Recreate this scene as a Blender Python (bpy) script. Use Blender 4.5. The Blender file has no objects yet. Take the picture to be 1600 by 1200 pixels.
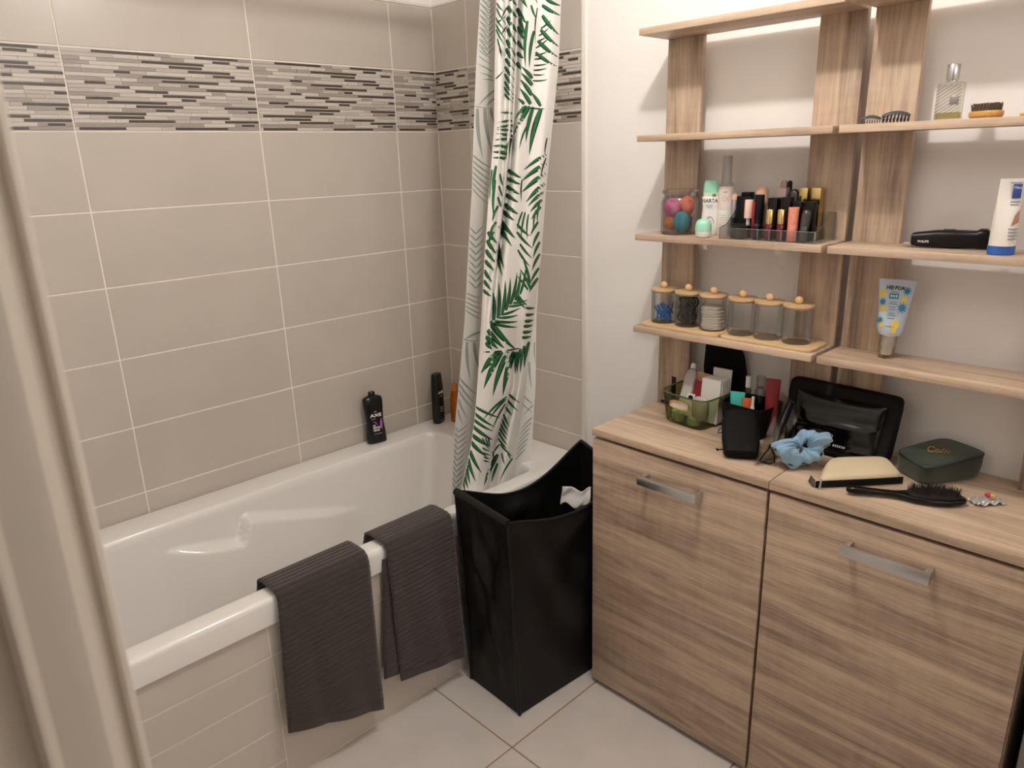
import bpy, bmesh, math, random
import numpy as np
from mathutils import Matrix, Vector, Euler

# ------------------------------------------------------------------ camera, world, light, exposure
SC = bpy.context.scene
COL = SC.collection
CAM_R = np.array([[0.70162, 0.71195, -0.02947], [0.19165, -0.22838, -0.95452], [-0.6863, 0.66406, -0.29668]])
CAM_C = np.array([2.16202, -1.76174, 1.49766])
CAM_F = 1141.54
cd = bpy.data.cameras.new('camera')
cam = bpy.data.objects.new('camera', cd)
COL.objects.link(cam)
cd.sensor_width = 36.0
cd.lens = CAM_F * 36.0 / 1600.0
cd.clip_start = 0.02
cd.dof.use_dof = True
cd.dof.focus_distance = 2.1
cd.dof.aperture_fstop = 8.0
_m = Matrix(((CAM_R[0][0], -CAM_R[1][0], -CAM_R[2][0], CAM_C[0]),
             (CAM_R[0][1], -CAM_R[1][1], -CAM_R[2][1], CAM_C[1]),
             (CAM_R[0][2], -CAM_R[1][2], -CAM_R[2][2], CAM_C[2]),
             (0, 0, 0, 1)))
cam.matrix_world = _m
SC.camera = cam
SC.cycles.diffuse_bounces = 8

SC.view_settings.view_transform = 'Standard'
SC.view_settings.look = 'None'
SC.view_settings.gamma = 1.0
SC.view_settings.use_curve_mapping = False
SC.view_settings.exposure = 0.0

wd = bpy.data.worlds.new('world')
SC.world = wd
wd.use_nodes = True
wd.node_tree.nodes['Background'].inputs[0].default_value = (1.0, 0.92, 0.84, 1)
wd.node_tree.nodes['Background'].inputs[1].default_value = 0.12
LAMP = (1.40, -0.75, 2.33)
LAMP_W = 24.0
FILL_W = 3.5


def on(u, v, **k):
    """point on the ray of photo pixel (u, v) where x, y or z has the given value"""
    w = CAM_R.T @ np.array([(u - 800) / CAM_F, (v - 600) / CAM_F, 1.0])
    a, val = list(k.items())[0]
    i = 'xyz'.index(a)
    return CAM_C + w * ((val - CAM_C[i]) / w[i])


def mpp(P):
    return float((CAM_R @ (np.array(P) - CAM_C))[2]) / CAM_F   # metres per photo pixel at P


# ------------------------------------------------------------------ materials
def srgb(h):
    if isinstance(h, str):
        h = [int(h[i:i + 2], 16) / 255 for i in (0, 2, 4)]
    return tuple(c / 12.92 if c <= .04045 else ((c + .055) / 1.055) ** 2.4 for c in h) + (1,)


MATS = {}


def mat(name, col, rough=.5, metal=0, spec=.5, bump=0, bscale=200, var=0, vscale=8, coat=0, sheen=0, trans=0, emis=None, sss=0):
    if name in MATS:
        return MATS[name]
    m = bpy.data.materials.new(name)
    m.use_nodes = True
    nt = m.node_tree
    b = nt.nodes['Principled BSDF']
    c = srgb(col)
    b.inputs['Base Color'].default_value = c
    b.inputs['Roughness'].default_value = rough
    b.inputs['Metallic'].default_value = metal
    b.inputs['Specular IOR Level'].default_value = spec
    b.inputs['Coat Weight'].default_value = coat
    b.inputs['Coat Roughness'].default_value = .12
    b.inputs['Sheen Weight'].default_value = sheen
    b.inputs['Transmission Weight'].default_value = trans
    if sss:
        b.inputs['Subsurface Weight'].default_value = sss
        b.inputs['Subsurface Scale'].default_value = .01
    if emis:
        b.inputs['Emission Color'].default_value = c
        b.inputs['Emission Strength'].default_value = emis
    tc = nt.nodes.new('ShaderNodeTexCoord')
    if var:
        n = nt.nodes.new('ShaderNodeTexNoise')
        n.inputs['Scale'].default_value = vscale
        n.inputs['Detail'].default_value = 4
        oi = nt.nodes.new('ShaderNodeObjectInfo')
        ad = nt.nodes.new('ShaderNodeVectorMath')
        ad.operation = 'ADD'
        nt.links.new(tc.outputs['Object'], ad.inputs[0])
        nt.links.new(oi.outputs['Location'], ad.inputs[1])
        nt.links.new(ad.outputs[0], n.inputs['Vector'])
        r = nt.nodes.new('ShaderNodeMapRange')
        r.inputs['From Min'].default_value = .3
        r.inputs['From Max'].default_value = .7
        r.inputs['To Min'].default_value = 1 - var
        r.inputs['To Max'].default_value = 1 + var
        nt.links.new(n.outputs['Fac'], r.inputs['Value'])
        mx = nt.nodes.new('ShaderNodeVectorMath')
        mx.operation = 'SCALE'
        mx.inputs[0].default_value = c[:3]
        nt.links.new(r.outputs[0], mx.inputs['Scale'])
        nt.links.new(mx.outputs[0], b.inputs['Base Color'])
    if bump:
        n = nt.nodes.new('ShaderNodeTexNoise')
        n.inputs['Scale'].default_value = bscale
        n.inputs['Detail'].default_value = 3
        nt.links.new(tc.outputs['Object'], n.inputs['Vector'])
        bp = nt.nodes.new('ShaderNodeBump')
        bp.inputs['Strength'].default_value = bump
        bp.inputs['Distance'].default_value = .002
        nt.links.new(n.outputs['Fac'], bp.inputs['Height'])
        nt.links.new(bp.outputs[0], b.inputs['Normal'])
    MATS[name] = m
    return m


def glass(name, tint, gloss=.03, rough=.05, top=.42):
    """thin clear sheet: see-through with a fresnel reflection"""
    if name in MATS:
        return MATS[name]
    m = bpy.data.materials.new(name)
    m.use_nodes = True
    nt = m.node_tree
    nt.nodes.remove(nt.nodes['Principled BSDF'])
    o = nt.nodes['Material Output']
    t = nt.nodes.new('ShaderNodeBsdfTransparent')
    t.inputs[0].default_value = srgb(tint)
    g = nt.nodes.new('ShaderNodeBsdfGlossy')
    g.inputs['Roughness'].default_value = rough
    fr = nt.nodes.new('ShaderNodeLayerWeight')
    fr.inputs['Blend'].default_value = .35
    mr = nt.nodes.new('ShaderNodeMapRange')
    mr.inputs['To Min'].default_value = gloss
    mr.inputs['To Max'].default_value = top
    nt.links.new(fr.outputs['Fresnel'], mr.inputs['Value'])
    mx = nt.nodes.new('ShaderNodeMixShader')
    nt.links.new(mr.outputs[0], mx.inputs[0])
    nt.links.new(t.outputs[0], mx.inputs[1])
    nt.links.new(g.outputs[0], mx.inputs[2])
    nt.links.new(mx.outputs[0], o.inputs['Surface'])
    MATS[name] = m
    return m


def wood(name, axis, dark, mid, light, tilt=0.0, rough=.42, fine=1.0):
    if name in MATS:
        return MATS[name]
    m = bpy.data.materials.new(name)
    m.use_nodes = True
    nt = m.node_tree
    N = nt.nodes.new
    L = nt.links.new
    b = nt.nodes['Principled BSDF']
    b.inputs['Roughness'].default_value = rough
    b.inputs['Specular IOR Level'].default_value = .45
    tc = N('ShaderNodeTexCoord')
    oi = N('ShaderNodeObjectInfo')
    mul = N('ShaderNodeMath'); mul.operation = 'MULTIPLY'; mul.inputs[1].default_value = 7.3
    L(oi.outputs['Random'], mul.inputs[0])
    ad = N('ShaderNodeVectorMath'); ad.operation = 'ADD'
    L(tc.outputs['Object'], ad.inputs[0]); L(mul.outputs[0], ad.inputs[1])

    def layer(lo, ac, detail, dist, rough_=.55):
        mp = N('ShaderNodeMapping')
        s = [ac, ac, ac]
        s['xyz'.index(axis)] = lo
        mp.inputs['Scale'].default_value = s
        if tilt:
            mp.inputs['Rotation'].default_value = (0, tilt, 0)
        L(ad.outputs[0], mp.inputs['Vector'])
        n = N('ShaderNodeTexNoise')
        n.inputs['Scale'].default_value = 1
        n.inputs['Detail'].default_value = detail
        n.inputs['Roughness'].default_value = rough_
        n.inputs['Distortion'].default_value = dist
        L(mp.outputs[0], n.inputs['Vector'])
        return n.outputs['Fac']
    a = layer(2.0, 24, 5, .8)
    f = layer(9, 260 * fine, 3, .2)
    c = layer(55, 9, 2, .3)      # short cross flecks of the sawn look
    k = N('ShaderNodeMath'); k.operation = 'MULTIPLY_ADD'; k.inputs[1].default_value = .44
    L(f, k.inputs[0]); L(a, k.inputs[2])
    k2 = N('ShaderNodeMath'); k2.operation = 'MULTIPLY_ADD'; k2.inputs[1].default_value = .12
    L(c, k2.inputs[0]); L(k.outputs[0], k2.inputs[2])
    mr = N('ShaderNodeMapRange')
    mr.inputs['From Min'].default_value = .52
    mr.inputs['From Max'].default_value = .98
    L(k2.outputs[0], mr.inputs['Value'])
    rp = N('ShaderNodeValToRGB')
    e = rp.color_ramp.elements
    e[0].position = 0.05; e[0].color = srgb(dark)
    e[1].position = .95; e[1].color = srgb(light)
    x = rp.color_ramp.elements.new(.48); x.color = srgb(mid)
    L(mr.outputs[0], rp.inputs[0])
    L(rp.outputs[0], b.inputs['Base Color'])
    bp = N('ShaderNodeBump'); bp.inputs['Strength'].default_value = .12; bp.inputs['Distance'].default_value = .001
    L(f, bp.inputs['Height']); L(bp.outputs[0], b.inputs['Normal'])
    MATS[name] = m
    return m


WD2 = ('96826e', 'b79f88', 'cfb89f')
WD = ('7d6a5a', 'ab9480', 'c8b198')
M_WX = wood('oak_along_x', 'x', *WD2)
M_WDOOR = wood('oak_door', 'x', *WD, tilt=.22, rough=.32)
M_WZ = wood('oak_along_z', 'z', *WD)
M_BAMBOO = wood('bamboo', 'x', 'c09a6e', 'cfae82', 'dabc93', rough=.45, fine=1.5)
M_TILE = mat('wall_tile', 'c6beb4', .28, var=.035, vscale=5)
M_GROUT = mat('grout', 'f0eae0', .8)
M_PTILE = mat('panel_tile', 'ccc4ba', .22, var=.03, vscale=5)
M_FTILE = mat('floor_tile', 'cdc6c0', .3, var=.05, vscale=7)
M_FGROUT = mat('floor_grout', '9a7f63', .8)
M_PAINT = mat('white_paint', 'f0edea', .7, bump=.05, bscale=300)
M_WHITE = mat('white_plastic', 'ece8e2', .3)
M_TUB = mat('tub_acrylic', 'ebe9e6', .16, coat=.3)
M_FRAME = mat('cream_enamel', 'd8cfc2', .35)
M_CHROME = mat('chrome', 'd0d0d0', .3, metal=1)
M_BLACK = mat('black_plastic', '09090a', .35, spec=.3)
M_BLACKM = mat('black_fabric', '0d0d0d', .85, spec=.2, bump=.3, bscale=900)
M_CASE = mat('black_case', '0b0a0a', .6, spec=.15, bump=.1, bscale=700)
M_GLOSSB = mat('black_vinyl', '040404', .14, spec=.35)
M_HAMP = mat('hamper_cloth', '0a0909', .55, spec=.35, bump=.15, bscale=600)
M_DGREY = mat('dark_grey_plastic', '3a3a3c', .3)
M_MARK = mat('white_print', 'e8e6e4', .6)
M_GOLD = mat('gold_metal', 'd6bb80', .22, metal=1)
M_GLASS = glass('clear_glass', 'fafbfb', gloss=.04, top=.62)
M_ACRYL = glass('clear_acrylic', 'f8f8f8', gloss=.03)
M_FILM = glass('clear_film', 'e4e1dd', gloss=.07, rough=.12)
M_GREENP = glass('green_tint_plastic', 'bdc6a0', gloss=.04)
M_TOWEL = mat('grey_terry', '433a36', .95, spec=.1, bump=.6, bscale=1500, sheen=.3)
M_SHADOWGAP = mat('gap_shade', '1c1815', .9)  # near-black colour stands in for the shade in the cabinet gaps


# ------------------------------------------------------------------ mesh helpers
class MB:
    def __init__(s):
        s.v = []; s.f = []; s.m = []

    def add(s, v, f, mi=0):
        n = len(s.v)
        s.v += [tuple(map(float, p)) for p in v]
        s.f += [tuple(i + n for i in q) for q in f]
        s.m += [mi] * len(f)
        return s

    def box(s, x0, x1, y0, y1, z0, z1, mi=0):
        return s.add([(x0, y0, z0), (x1, y0, z0), (x1, y1, z0), (x0, y1, z0), (x0, y0, z1), (x1, y0, z1), (x1, y1, z1), (x0, y1, z1)],
                     [(0, 3, 2, 1), (4, 5, 6, 7), (0, 1, 5, 4), (1, 2, 6, 5), (2, 3, 7, 6), (3, 0, 4, 7)], mi)

    def rbox(s, x0, x1, y0, y1, z0, z1, r=.002, seg=2, mi=0, M=None):
        bm = bmesh.new()
        bmesh.ops.create_cube(bm, size=1)
        for q in bm.verts:
            q.co = Vector(((x0 + x1) / 2 + q.co.x * (x1 - x0), (y0 + y1) / 2 + q.co.y * (y1 - y0), (z0 + z1) / 2 + q.co.z * (z1 - z0)))
        r = min(r, .49 * min(abs(x1 - x0), abs(y1 - y0), abs(z1 - z0)))
        bmesh.ops.bevel(bm, geom=list(bm.edges), offset=r, segments=seg, profile=.5, affect='EDGES')
        if M is not None:
            bm.transform(M)
        bm.verts.index_update()
        s.add([q.co for q in bm.verts], [[q.index for q in f.verts] for f in bm.faces], mi)
        bm.free()
        return s

    def loft(s, rings, cap0=True, cap1=True, mi=0):
        n = len(rings[0])
        v = [p for r in rings for p in r]
        f = []
        for i in range(len(rings) - 1):
            for j in range(n):
                k = (j + 1) % n
                f.append((i * n + j, i * n + k, (i + 1) * n + k, (i + 1) * n + j))
        if cap0:
            f.append(tuple(range(n - 1, -1, -1)))
        if cap1:
            f.append(tuple((len(rings) - 1) * n + j for j in range(n)))
        return s.add(v, f, mi)

    def lathe(s, prof, seg=24, cx=0, cy=0, mi=0, cap0=True, cap1=True, sx=1, sy=1):
        return s.loft([ring(cx, cy, z, r * sx, r * sy, 2, seg) for r, z in prof], cap0, cap1, mi)

    def tube(s, path, r, seg=8, mi=0, closed=False):
        P = [Vector(p) for p in path]
        n = len(P)
        rs = r if hasattr(r, '__len__') else [r] * n
        rings = []
        up = None
        for i in range(n):
            a = P[(i - 1) % n] if (closed or i) else P[0]
            b = P[(i + 1) % n] if (closed or i < n - 1) else P[-1]
            t = (b - a).normalized()
            if up is None:
                up = t.orthogonal().normalized()
            up = (up - t * up.dot(t)).normalized()
            w = t.cross(up)
            rings.append([P[i] + rs[i] * (math.cos(q) * up + math.sin(q) * w) for q in [2 * math.pi * j / seg for j in range(seg)]])
        if closed:
            rings.append(rings[0])
            return s.loft(rings, False, False, mi)
        return s.loft(rings, True, True, mi)

    def grid(s, fn, nu, nv, mi=0, wrap=False):
        v = [fn(i / (nu - (0 if wrap else 1)), j / (nv - 1)) for i in range(nu) for j in range(nv)]
        f = []
        for i in range(nu if wrap else nu - 1):
            for j in range(nv - 1):
                a = i * nv + j
                b = ((i + 1) % nu) * nv + j
                f.append((a, b, b + 1, a + 1))
        return s.add(v, f, mi)

    def xf(s, M):
        s.v = [tuple(M @ Vector(p)) for p in s.v]
        return s

    def build(s, name, mats, parent=None, smooth=True, angle=40, solid=0, fix=True):
        me = bpy.data.meshes.new(name)
        me.from_pydata(s.v, [], s.f)
        if not isinstance(mats, (list, tuple)):
            mats = [mats]
        for q in mats:
            me.materials.append(q)
        me.polygons.foreach_set('material_index', s.m)
        if fix:
            bm = bmesh.new(); bm.from_mesh(me)
            bmesh.ops.remove_doubles(bm, verts=bm.verts, dist=1e-6)
            bmesh.ops.recalc_face_normals(bm, faces=bm.faces)
            bm.to_mesh(me); bm.free()
        if smooth:
            me.polygons.foreach_set('use_smooth', [True] * len(me.polygons))
            me.set_sharp_from_angle(angle=math.radians(angle))
        me.update()
        o = bpy.data.objects.new(name, me)
        COL.objects.link(o)
        if parent:
            o.parent = parent
        if solid:
            md = o.modifiers.new('thickness', 'SOLIDIFY')
            md.thickness = solid
            md.offset = 0
        return o


def ring(cx, cy, z, a, b, n=2.0, seg=24, tilt=(0, 0)):
    out = []
    for j in range(seg):
        t = 2 * math.pi * (j + .5) / seg
        c, s_ = math.cos(t), math.sin(t)
        x = a * math.copysign(abs(c) ** (2 / n), c)
        y = b * math.copysign(abs(s_) ** (2 / n), s_)
        out.append((cx + x, cy + y, z + tilt[0] * x + tilt[1] * y))
    return out


def tag(o, label, cat, group=None):
    o['label'] = label
    o['category'] = cat
    if group:
        o['group'] = group
    return o


def thing(name, label, cat, loc=(0, 0, 0), rz=0, group=None, rot=None):
    o = bpy.data.objects.new(name, None)
    COL.objects.link(o)
    o.empty_display_size = .02
    o.location = loc
    o.rotation_euler = rot if rot else (0, 0, rz)
    return tag(o, label, cat, group)


def struct(o):
    o['kind'] = 'structure'
    return o


def text(s, size, m, parent, loc, rot=(math.pi / 2, 0, 0), name='lettering', wrap=0, sx=1.0, align='CENTER', bold=0, shear=0):
    cu = bpy.data.curves.new(name, 'FONT')
    cu.body = s
    cu.size = size
    cu.align_x = align
    cu.align_y = 'CENTER'
    cu.resolution_u = 2
    cu.offset = bold
    cu.shear = shear
    t = bpy.data.objects.new(name, cu)
    COL.objects.link(t)
    dg = bpy.context.evaluated_depsgraph_get()
    me = bpy.data.meshes.new_from_object(t.evaluated_get(dg))
    COL.objects.unlink(t)
    bpy.data.objects.remove(t)
    me.name = name
    M = Matrix.Translation(Vector(loc)) @ Euler(rot).to_matrix().to_4x4()
    for q in me.vertices:
        x, y = q.co.x * sx, q.co.y
        if wrap:
            a = x / wrap
            q.co = M @ Vector((wrap * math.sin(a), y, -wrap * (1 - math.cos(a))))
        else:
            q.co = M @ Vector((x, y, 0))
    me.materials.clear()
    me.materials.append(m)
    o = bpy.data.objects.new(name, me)
    COL.objects.link(o)
    o.parent = parent
    return o


# ------------------------------------------------------------------ room shell
RX, RY, RZ = 2.75, -1.70, 2.40       # room: x 0..RX, y RY..0, z 0..RZ
TZ = [.40, .592, .792, .992, 1.192, 1.392, 1.592, 1.790, 1.992]   # tile rows
GAP = .0019


def tile_piece(wall, lo, hi, m=M_TILE, name='tile', th=.006):
    """one ceramic tile, axis-aligned box from lo to hi with softened edges, as a child of its wall"""
    c = [(a + b) / 2 for a, b in zip(lo, hi)]
    h = [(b - a) / 2 for a, b in zip(lo, hi)]
    o = MB().rbox(-h[0], h[0], -h[1], h[1], -h[2], h[2], .0012, 1).build(name, m, wall, smooth=False)
    o.location = c
    return o


wl = struct(MB().box(-.1, -.0014, RY - .1, .1, 0, TZ[-1]).box(-.1, -.0005, RY - .1, .1, TZ[-1], RZ).build('wall_left', [M_GROUT], smooth=False))
wl.data.materials.append(M_PAINT)
for i, p in enumerate(wl.data.polygons):
    p.material_index = 0 if i < 6 else 1
wb = MB().box(-.0014, .674, .0014, .1, 0, TZ[-1]).box(-.0005, .674, .0005, .1, TZ[-1], RZ, 1).box(.674, RX + .1, 0, .1, 0, RZ, 1)
wb = struct(wb.build('wall_back', [M_GROUT, M_PAINT], smooth=False))
M_ST = [mat('mosaic_light', 'cbc4bb', .3), mat('mosaic_mid', 'a09790', .3), mat('mosaic_dark', '50463f', .25), mat('mosaic_bed', 'd6cfc6', .7), mat('mosaic_pale', 'bab2a9', .35)]
random.seed(5)
NR = 21
ROWS = []
DL = [.155, .05, .165, .085, .12, .04, .15]
for r in range(NR):
    dark = [((r * .309 + .07) % .5, DL[r % 7])]
    if r % 3 != 1:
        dark.append(((r * .309 + .33) % .5, DL[(r * 3 + 2) % 7] * .75))
    row = []
    x = 0.0
    dark.sort()
    segs = []
    for d0, dl in dark:
        if d0 > x:
            segs.append((x, d0, None))
        e = min(.5, max(d0, x) + dl)
        segs.append((max(d0, x), e, 2))
        x = e
    if x < .5:
        segs.append((x, .5, None))
    for p, q, k in segs:
        if k == 2:
            row.append((p, q, 2))
            continue
        while p < q - .001:
            w = min(q - p, random.choice([.04, .06, .09, .12]))
            row.append((p, p + w, random.choices([0, 4, 1], [.5, .28, .22])[0]))
            p += w
    ROWS.append(row)


def decor(wall, plane, a0, a1, off):
    """a mosaic border tile from a0 to a1 along its wall, the strip pattern starting at off"""
    z0, z1 = TZ[6] + GAP, TZ[7] - GAP
    def bx(mb, p, q, zz0, zz1, d0, d1, mi):
        if plane == 'A':
            mb.box(d0, d1, p, q, zz0, zz1, mi)
        else:
            mb.box(p, q, -d1, -d0, zz0, zz1, mi)
    base = MB(); bx(base, a0 + GAP, a1 - GAP, z0, z1, -.0014, -.0004, 0)
    t = base.build('border_tile', M_ST[3], wall, smooth=False)
    s = MB()
    hh = (z1 - z0) / NR
    for r, row in enumerate(ROWS):
        for p, q, k in row:
            if plane == 'A':
                p, q = off + p, off + q
            else:
                p, q = off + p, off + q
            p, q = max(p, a0 + GAP) + .0006, min(q, a1 - GAP) - .0006
            if q - p < .003:
                continue
            bx(s, p, q, z1 - (r + 1) * hh + (.0012 if k == 2 else .0005), z1 - r * hh - (.0014 if k == 2 else .0005), -.001, .0008 + (.0006 if k != 2 else 0), k)
    o = s.build('mosaic_strips', M_ST, t, smooth=False, fix=False)
    o['kind'] = 'stuff'


YJ = [RY, -1.676, -1.176, -.679, -.181, 0]
for r in range(8):
    z0, z1 = TZ[r], TZ[r + 1]
    for i in range(len(YJ) - 1):
        if r == 6:
            decor(wl, 'A', YJ[i], YJ[i + 1], YJ[i] if i else YJ[1] - .5)
        else:
            tile_piece(wl, (-.006, YJ[i] + GAP, z0 + GAP), (0, YJ[i + 1] - GAP, z1 - GAP))
    for a0, a1, off in ((0, .174, -.326), (.174, .674, .174)):
        if r == 6:
            decor(wb, 'B', a0, a1, off)
        else:
            tile_piece(wb, (a0 + GAP, 0, z0 + GAP), (a1 - GAP, .006, z1 - GAP))
struct(MB().rbox(.674, .693, -.005, .002, .40, TZ[-1], .002).build('trim_1', mat('trim_white', 'e9e4dc', .35)))
struct(MB().rbox(-.002, .674, -.004, .006, TZ[-1] + .0005, TZ[-1] + .009, .002).rbox(-.006, .004, RY, -.004, TZ[-1] + .0005, TZ[-1] + .009, .002).build('trim_2', MATS['trim_white']))

fl = struct(MB().box(-.1, RX + .1, RY - 1.0, .1, -.1, -.0015).build('floor', M_FGROUT, smooth=False))
for i in range(-3, 5):
    for j in range(-5, 3):
        x0, y0 = 1.014 + .45 * i, -.692 + .45 * j
        x1, y1 = min(x0 + .45, RX), min(y0 + .45, 0)
        x0, y0 = max(x0, 0), max(y0, RY - 1.0)
        if x1 - x0 > .02 and y1 - y0 > .02:
            tile_piece(fl, (x0 + .0022, y0 + .0022, -.006), (x1 - .0022, y1 - .0022, 0), M_FTILE)
struct(MB().box(-.1, RX + .1, RY - 1.0, .1, RZ, RZ + .1).build('ceiling', M_PAINT, smooth=False))
struct(MB().box(RX, RX + .1, RY - 1.0, .1, 0, RZ).build('wall_right', M_PAINT, smooth=False))
DX0, DX1 = 1.70, 2.60     # door opening
struct(MB().box(-.1, DX0, RY - .14, RY, 0, RZ).box(DX1, RX, RY - .14, RY, 0, RZ).box(DX0, DX1, RY - .14, RY, 2.08, RZ).build('wall_front', M_PAINT, smooth=False))
struct(MB().box(-.1, RX + .1, RY - 1.1, RY - 1.0, 0, RZ).box(-.2, -.1, RY - 1.0, RY - .14, 0, RZ).build('wall_hall', M_PAINT, smooth=False))
# metal door frame: one profile on both jambs and the head
prof = [(.0, .0), (.0, .022), (.058, .022), (.0625, .0205), (.064, .0175), (.0625, .0155), (.0585, .015), (.0585, .0125), (.0615, .011), (.0665, .0095)]
for k in range(9):
    a = k / 8
    prof.append((.0665 + .0045 * math.sin(min(1, a * 3.2) * 1.57) - .0075 * max(0, a - .28) ** 1.3, .0085 - .028 * a))
prof += [(.0672, -.0215), (.0690, -.0235), (.0690, -.0255), (.0660, -.0270), (.0480, -.0275), (.0480, -.15), (.0, -.15)]


def jamb(ax, sgn, z1):
    mb = MB()
    rings = [[(ax + sgn * p, RY + q, z) for p, q in prof] for z in (0, z1)]
    return mb.loft(rings)


dfm = struct(jamb(DX0, 1, 2.08).build('door_1', M_FRAME, angle=25))
o = jamb(DX1, -1, 2.08).build('jamb', M_FRAME, dfm, angle=25)
hd = MB().loft([[(x, RY + q, 2.08 - p) for p, q in prof] for x in (DX0, DX1)])
hd.build('head', M_FRAME, dfm, angle=25)


# ------------------------------------------------------------------ ceiling lamp (outside the frame; it lights the room)
lamp = thing('ceiling_lamp', 'bare bulb lamp hanging from the white ceiling', 'lamp', (LAMP[0], LAMP[1], RZ))
MB().lathe([(.045, 0), (.045, -.012), (.02, -.025), (.012, -.03)], 24).build('ceiling_rose', M_WHITE, lamp)
MB().lathe([(.012, -.028), (.013, -.034), (.013, -.036)], 16).build('socket', M_BLACK, lamp)
ld = bpy.data.lights.new('bulb', 'POINT')
ld.energy = LAMP_W
ld.shadow_soft_size = .03
ld.color = (1.0, .945, .885)
lo = bpy.data.objects.new('bulb', ld)
COL.objects.link(lo)
lo.parent = lamp
lo.location = (0, 0, LAMP[2] - RZ)

# fill light added on the right wall, outside the frame, to lift the shade
hl = thing('fill_lamp', 'long white fill lamp added on the plain wall facing the bathtub', 'lamp', (RX, -.95, 1.95))
MB().rbox(-.05, 0, -.36, .36, -.03, .03, .008).build('housing', M_WHITE, hl)
ld = bpy.data.lights.new('fill_area', 'AREA')
ld.shape = 'RECTANGLE'
ld.energy = FILL_W
ld.size = .05
ld.size_y = .66
ld.color = (1.0, .98, .96)
lo = bpy.data.objects.new('fill_area', ld)
COL.objects.link(lo)
lo.parent = hl
lo.location = (-.053, 0, 0)
lo.rotation_euler = (0, math.radians(90), 0)

# ------------------------------------------------------------------ bathtub with its tiled apron
TUBZ = .53


def smooth(a, b, x):
    t = min(1, max(0, (x - a) / (b - a)))
    return t * t * (3 - 2 * t)


tub = thing('bathtub', 'white acrylic bathtub with moulded armrest behind the tiled apron', 'bathtub', (0, 0, 0))


def rrect(x0, x1, y0, y1, r, n):
    """n points round a rounded rectangle, evenly spaced by length"""
    P = []
    for cx, cy, a0 in ((x1 - r, y1 - r, 0), (x0 + r, y1 - r, 90), (x0 + r, y0 + r, 180), (x1 - r, y0 + r, 270)):
        for k in range(13):
            a = math.radians(a0 + 90 * k / 12)
            P.append((cx + r * math.cos(a), cy + r * math.sin(a)))
    P.append(P[0])
    d = [0]
    for i in range(1, len(P)):
        d.append(d[-1] + math.dist(P[i], P[i - 1]))
    out = []
    k = 0
    for i in range(n):
        t = d[-1] * i / n
        while d[k + 1] < t:
            k += 1
        w = (t - d[k]) / max(1e-9, d[k + 1] - d[k])
        out.append((P[k][0] + (P[k + 1][0] - P[k][0]) * w, P[k][1] + (P[k + 1][1] - P[k][1]) * w))
    return out


NP = 420
rings = []
ox0, ox1, oy0, oy1 = .002, .693, RY + .002, -.002
ix0, ix1, iy0, iy1 = .114, .632, RY + .12, -.195


def outer(ins, z, r=.012):
    return [(x, y, z) for x, y in rrect(ox0 + ins, ox1 - ins, oy0 + ins, oy1 - ins, r, NP)]


def inner(ins, z, r=.05, far=0):
    out = []
    for x, y in rrect(ix0 + ins, ix1 - ins, iy0 + ins * 1.5, iy1 - ins - far, r, NP):
        # armrest moulded into the wall side: everything below a stepped line stands proud
        if x < ix0 + ins + .05:
            step = smooth(-.985, -.945, y)
            line = (.452 - .24 * (y + 1.20)) * (1 - step) + (.470 - .30 * (y + .95)) * step
            w = smooth(-1.225, -1.05, y) * (1 - smooth(-.72, -.53, y))
            x += .040 * w * smooth(line + .012, line - .010, z) * (1 - .6 * smooth(.34, .14, z))
        out.append((x, y, z))
    return out


rings.append(outer(.0, .463))
rings.append(outer(.0, .515))
rings.append(outer(.002, .523))
rings.append(outer(.007, .529))
rings.append(outer(.014, TUBZ))
rings.append(inner(-.010, TUBZ, .04))
rings.append(inner(-.004, .5285, .043))
rings.append(inner(.0, .524, .045))
rings.append(inner(.003, .515, .047))
for k in range(70):
    a = k / 69
    z = .505 - .385 * a
    rings.append(inner(.006 + .035 * a, z, .048 + .04 * a, far=.05 * a))
for k in range(1, 7):
    a = k / 6
    rings.append(inner(.041 + .05 * math.sin(a * math.pi / 2) , .12 - .03 * (1 - math.cos(a * math.pi / 2)), .09, far=.05))
MB().loft(rings, cap0=False, cap1=True).build('tub_shell', M_TUB, tub, angle=50)
ap = thing('tub_apron', 'beige tiled apron wall under the front rim of the bathtub', 'tiled panel', (0, 0, 0))
MB().box(.664, .683, RY + .002, -.002, 0, .463).build('backing', M_GROUT, ap, smooth=False)
JY = [RY + .004, -1.660, -1.160, -.687, -.187, -.004]
for i in range(len(JY) - 1):
    zs = [0.002, .07, .173, .28, .376, .461] if i < 2 else [.002, .173, .376, .461]
    for z0, z1 in zip(zs[:-1], zs[1:]):
        tile_piece(ap, (.680, JY[i] + .0013, z0 + .0013), (.685, JY[i + 1] - .0013, z1 - .0013), M_PTILE)


# ------------------------------------------------------------------ base cabinets
def handle(door, x0, x1, z0, z1):
    h = MB().rbox(x0, x1, -.389, -.381, z0, z1, .001)
    for xx in (x0 + .002, x1 - .014):
        h.rbox(xx, xx + .012, -.3815, -.35, z0 + .003, z1 - .003, .001)
    h.build('handle', M_CHROME, door)['label'] = 'flat chrome bar handle'


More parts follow.
